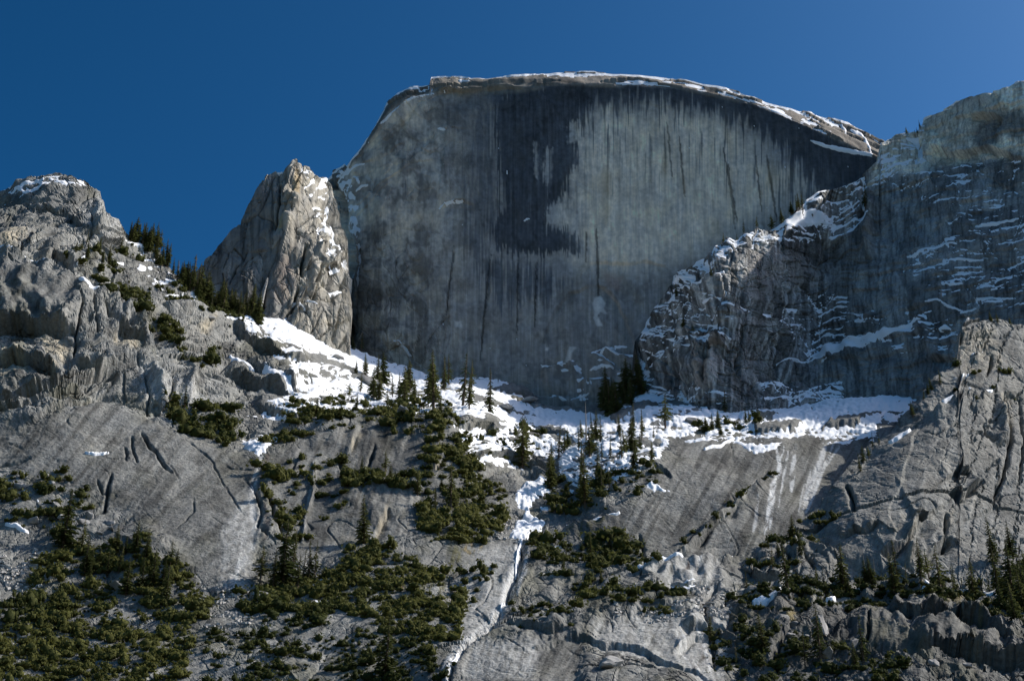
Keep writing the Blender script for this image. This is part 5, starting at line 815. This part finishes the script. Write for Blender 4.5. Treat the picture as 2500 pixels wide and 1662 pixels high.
brush(BUT, [(2340, 840), (2460, 840), (2480, 1000), (2300, 1010)], 8, 14, 30, 'shrub on the sunlit face of the near buttress', 'shrubs on the buttress face', 20)
# --- thickets nobody could count
def thicket(specs, label):
    VV, QQ, base = [], [], 0
    for g, poly, n, w0, w1, mind in specs:
        for x, y in pick(poly, n, mind, 12):
            p = at(g, x, y); s = (.7 * w0 + (w1 * 1.25 - .7 * w0) * rnd.random() ** 2.2) * px_to_m(p) * .62; ex = rnd.uniform(.75, 1.7); v_, q_ = BUSH[rnd.randrange(len(BUSH))]
            a_ = rnd.uniform(0, 6.28); c, sn_ = math.cos(a_), math.sin(a_); k = rnd.uniform(.8, 1.3)
            VV.append(np.stack([(v_[:, 0] * c - v_[:, 1] * sn_) * s * ex + p[0], (v_[:, 0] * sn_ + v_[:, 1] * c) * s + p[1], v_[:, 2] * s * k * 1.3 + p[2]], 1)); QQ.append(q_ + base); base += len(v_)
    link('shrubbery', mesh_from('shrubbery', np.concatenate(VV), np.concatenate(QQ), M_LEAF, smooth=True), kind='stuff', label=label, category='shrubs')
thicket([(HILL, [(60, 1400), (200, 1310), (330, 1330), (470, 1390), (515, 1480), (480, 1560), (500, 1690), (-40, 1690), (-40, 1560), (100, 1500)], 900, 10, 36, 6)], 'large dark green thicket filling the lower corner below the pale talus')
thicket([(HILL, [(640, 1430), (790, 1410), (900, 1340), (1010, 1370), (1090, 1410), (1150, 1450), (1120, 1570), (1060, 1620), (900, 1530), (780, 1520), (620, 1500)], 660, 10, 34, 6)], 'dense dark green thicket at the foot of the middle slab')
thicket([(HILL, [(1040, 1225), (1110, 1262), (1220, 1262), (1232, 1300), (1180, 1332), (1060, 1342), (1030, 1300)], 190, 12, 34, 5)], 'round dense olive thicket beside the lower gully snow')
thicket([(HILL, [(580, 1440), (760, 1440), (860, 1520), (760, 1560), (580, 1500)], 90, 18, 42, 9), (HILL, [(500, 1560), (1050, 1570), (1120, 1700), (500, 1700)], 340, 9, 30, 7), (HILL, [(0, 1480), (90, 1440), (120, 1500), (0, 1560)], 24, 24, 44, 12)], 'patchy shrubs along the rocky bottom edge below the thickets')
thicket([(HILL, [(1290, 1340), (1500, 1310), (1630, 1375), (1600, 1405), (1500, 1400), (1450, 1445), (1340, 1415)], 80, 22, 42, 12), (HILL, [(1420, 1455), (1640, 1480), (1660, 1510), (1560, 1520), (1460, 1500)], 50, 24, 44, 11), (HILL, [(1240, 1480), (1400, 1500), (1420, 1560), (1260, 1540)], 20, 24, 44, 16), (HILL, [(1130, 1390), (1230, 1380), (1180, 1460), (1110, 1480)], 18, 20, 36, 14), (HILL, [(1340, 1190), (1560, 1160), (1620, 1140), (1600, 1200), (1480, 1250), (1340, 1270)], 60, 16, 34, 11), (HILL, [(1100, 1060), (1330, 1060), (1340, 1120), (1200, 1120)], 50, 14, 30, 11), (HILL, [(1700, 1035), (1850, 1040), (1860, 1058), (1690, 1058)], 30, 14, 28, 8)], 'shrubs on the steps and snowy banks around the gully')
thicket([(HILL, [(690, 1000), (860, 960), (1060, 1000), (1150, 1045), (1110, 1085), (900, 1055), (740, 1070), (640, 1105)], 170, 10, 34, 7), (HILL, [(1040, 1060), (1150, 1090), (1220, 1230), (1120, 1250), (1050, 1150)], 90, 10, 34, 8), (HILL, [(830, 1140), (1060, 1170), (1060, 1215), (860, 1205)], 40, 18, 46, 9), (HILL, [(640, 1150), (720, 1150), (760, 1300), (700, 1400), (650, 1300)], 26, 16, 40, 12)], 'olive shrubs over the crest and upper part of the middle slab')
thicket([(HILL, [(400, 960), (560, 1000), (610, 1070), (560, 1090), (440, 1040)], 34, 18, 46, 9), (HILL, [(250, 690), (330, 730), (440, 815), (550, 880), (520, 910), (430, 850), (340, 790), (260, 730)], 46, 16, 44, 8), (HILL, [(150, 600), (320, 610), (420, 700), (380, 740), (250, 690), (160, 650)], 30, 12, 30, 9), (HILL, [(430, 700), (600, 800), (560, 830), (480, 790), (400, 730)], 26, 12, 28, 9), (HILL, [(0, 1170), (180, 1180), (250, 1240), (150, 1310), (0, 1290)], 36, 16, 44, 10)], 'olive shrubs in bands across the broken cliff below the knoll')
thicket([(BUT, [(1950, 1410), (2100, 1390), (2450, 1390), (2560, 1320), (2560, 1580), (2420, 1500), (2200, 1465), (2000, 1490), (1800, 1510), (1770, 1480), (1860, 1440)], 480, 9, 30, 6), (BUT, [(1730, 1560), (1850, 1540), (2220, 1600), (2220, 1700), (1700, 1700)], 200, 10, 34, 8)], 'dark shrubs covering the wooded ledge and rocks of the near buttress')
print('tris', sum(len(m.polygons) * 2 for m in bpy.data.meshes))
print('plants', N_TREE[0], round(time.time() - T0, 1))

# ================================================================== BOULDERS
def boulder_mesh(rnd, n=14):
    """a blocky boulder: convex hull of scattered points, edges chipped"""
    import bmesh
    bm = bmesh.new()
    for _ in range(n):
        v_ = Vector((rnd.uniform(-1, 1), rnd.uniform(-1, 1), rnd.uniform(-.8, 1))); v_ = v_ / max(abs(v_.x), abs(v_.y), abs(v_.z)) * rnd.uniform(.75, 1)
        bm.verts.new(Vector((v_.x, v_.y * .85, v_.z * .75)))
    bmesh.ops.convex_hull(bm, input=bm.verts)
    bmesh.ops.bevel(bm, geom=list(bm.edges), offset=.10, segments=1, affect='EDGES')
    bmesh.ops.triangulate(bm, faces=list(bm.faces)); bmesh.ops.subdivide_edges(bm, edges=[e_ for e_ in bm.edges if e_.calc_length() > .35], cuts=2, use_grid_fill=True)
    for v_ in bm.verts: v_.co *= 1 + .16 * float(perlin(np.array([v_.co.x * 2.1 + v_.co.z]), np.array([v_.co.y * 2.1 - v_.co.z]), 3.3)[0])
    me = bpy.data.meshes.new('boulder'); bm.to_mesh(me); bm.free(); me.materials.append(M_BOULDER); return me
BOULD = [boulder_mesh(rnd) for _ in range(8)]
def boulder(g, x, y, wpx, label, group=None, sz=1.0):
    p = at(g, x, y); s = wpx * px_to_m(p) * .5
    o = link('boulder', BOULD[rnd.randrange(8)], label=label, category='boulder', group=group)
    o.location = (p[0], p[1] - .1 * s, p[2] + .25 * s * sz); o.scale = (s, s, s * sz); o.rotation_euler = (rnd.uniform(-.25, .25), rnd.uniform(-.25, .25), rnd.uniform(0, 6.28)); return o
for g_, x, y, w_, sz, lab in ((HILL, 905, 935, 62, .8, 'big dark boulder on the snow terrace beside a squat conifer'), (HILL, 820, 880, 44, .6, 'flat dark boulder in the snow talus above the terrace'), (HILL, 990, 1040, 46, .7, 'rounded snow-dusted boulder on the crest above the middle slab'), (HILL, 282, 1432, 44, .8, 'pale boulder showing through the large corner thicket'), (HILL, 648, 748, 26, 1.4, 'upright boulder at the foot of the spire by the snow talus'), (HILL, 502, 796, 28, .8, 'light cube-like boulder on the rib below the ridge-crest trees'),
        (HILL, 640, 1460, 60, .8, 'massive grey boulder at the foot of the pale water-worn slab'), (HILL, 1230, 1000, 40, .5, 'dark flat outcrop boulder in the shaded snow below the dome wall'), (HILL, 1290, 985, 46, .5, 'dark broken boulder in the shaded snow beneath the dome stain'), (HILL, 1320, 1210, 14, .8, 'small dark rock in the middle of the gully snow'), (HILL, 1730, 1485, 44, .5, 'flat pale boulder lying on the rubble below the wet streaks'), (HILL, 1690, 1035, 40, .7, 'dark boulder under the open-crowned conifer in the snow'), (BUT, 1990, 1545, 74, .9, 'rounded dark boulder beside the black cleft in front of the lower slab'), (HILL, 1480, 1655, 90, .6, 'pale rounded boulder at the bottom edge under the overlap')):
    boulder(g_, x, y, w_, lab, None, sz)
sp = sorted(pick([(20, 1180), (130, 1170), (270, 1230), (330, 1290), (240, 1310), (60, 1290)], 16, 16))
for k, (x, y) in enumerate(sp): boulder(HILL, x, y, rnd.uniform(16, 38), 'fallen block at the foot of the pale cliff, ' + from_left(k, len(sp)), 'fallen blocks', .8)
sp = sorted(pick([(1880, 1500), (2100, 1560), (2460, 1600), (2460, 1662), (1760, 1662)], 14, 26))
for k, (x, y) in enumerate(sp): boulder(BUT, x, y, rnd.uniform(20, 50), 'boulder below the lower dark slab, ' + from_left(k, len(sp)), 'boulders below the lower slab', .8)
# the leaning rock needle at the edge of the ridge trees
def needle():
    V, Q = [], []; p = at(HILL, 632, 770); px = px_to_m(p); prof = [(0, 0, 9), (.2, -2, 8), (.45, 3, 7), (.7, 7, 5), (.9, 12, 4), (1, 13, 1.5)]
    for t, ox, r in prof:
        for i in range(7):
            a_ = 2 * math.pi * i / 7; rr = r * rnd.uniform(.8, 1.2); V.append((p[0] + (ox + rr * math.cos(a_)) * px, p[1] + rr * math.sin(a_) * px, p[2] + (-8 + t * 125) * px))
    for k in range(len(prof) - 1):
        for i in range(7): Q.append((k * 7 + i, k * 7 + (i + 1) % 7, (k + 1) * 7 + (i + 1) % 7, (k + 1) * 7 + i))
    link('rock_needle', mesh_from('rock_needle', np.array(V), np.array(Q), M_BOULDER), label='thin leaning rock needle beside the ridge-crest trees', category='rock')
needle()
# pale rubble fans: one mass of small stones
def rubble(specs, label):
    VV, QQ, base = [], [], 0
    cube = np.array([(-1, -1, -1), (1, -1, -1), (1, 1, -1), (-1, 1, -1), (-1, -1, 1), (1, -1, 1), (1, 1, 1), (-1, 1, 1)], np.float32); cq = np.array([(0, 1, 5, 4), (1, 2, 6, 5), (2, 3, 7, 6), (3, 0, 4, 7), (4, 5, 6, 7)], np.int32)
    for g_, poly, n, s0, s1 in specs:
        for x, y in pick(poly, n, 0):
            p = at(g_, x, y); s = rnd.uniform(s0, s1); c = cube * np.array([1, .8, .6]) * s * (1 + .35 * RNG.uniform(-1, 1, (8, 3)))
            R_ = np.array(Matrix.Rotation(rnd.uniform(0, 6.28), 3, 'Z') @ Matrix.Rotation(rnd.uniform(-.6, .6), 3, 'X')); VV.append(c @ R_.T + p); QQ.append(cq + base); base += 8
    link('rubble', mesh_from('rubble', np.concatenate(VV), np.concatenate(QQ), M_RUBBLE), kind='stuff', label=label, category='rubble')
rubble([(HILL, [(1690, 1450), (1760, 1440), (1780, 1500), (1800, 1525), (1640, 1520), (1600, 1515), (1700, 1490)], 420, .3, 1.1), (HILL, [(1500, 1515), (1640, 1505), (1640, 1530), (1500, 1530)], 120, .3, .8)], 'pale rubble fan below the wet streaked step')
rubble([(HILL, [(0, 1350), (110, 1340), (150, 1400), (60, 1440), (0, 1430)], 300, .3, 1.1), (HILL, [(470, 1500), (620, 1490), (640, 1530), (520, 1560)], 160, .3, .9), (HILL, [(540, 1440), (640, 1440), (620, 1490), (520, 1480)], 100, .3, 1.0)], 'pale talus stones beside and below the large corner thicket')
rubble([(HILL, [(1190, 1280), (1260, 1270), (1300, 1300), (1260, 1330), (1180, 1330)], 160, .3, .9)], 'pale stones around the lower gully snow')
print('done', round(time.time() - T0, 1))
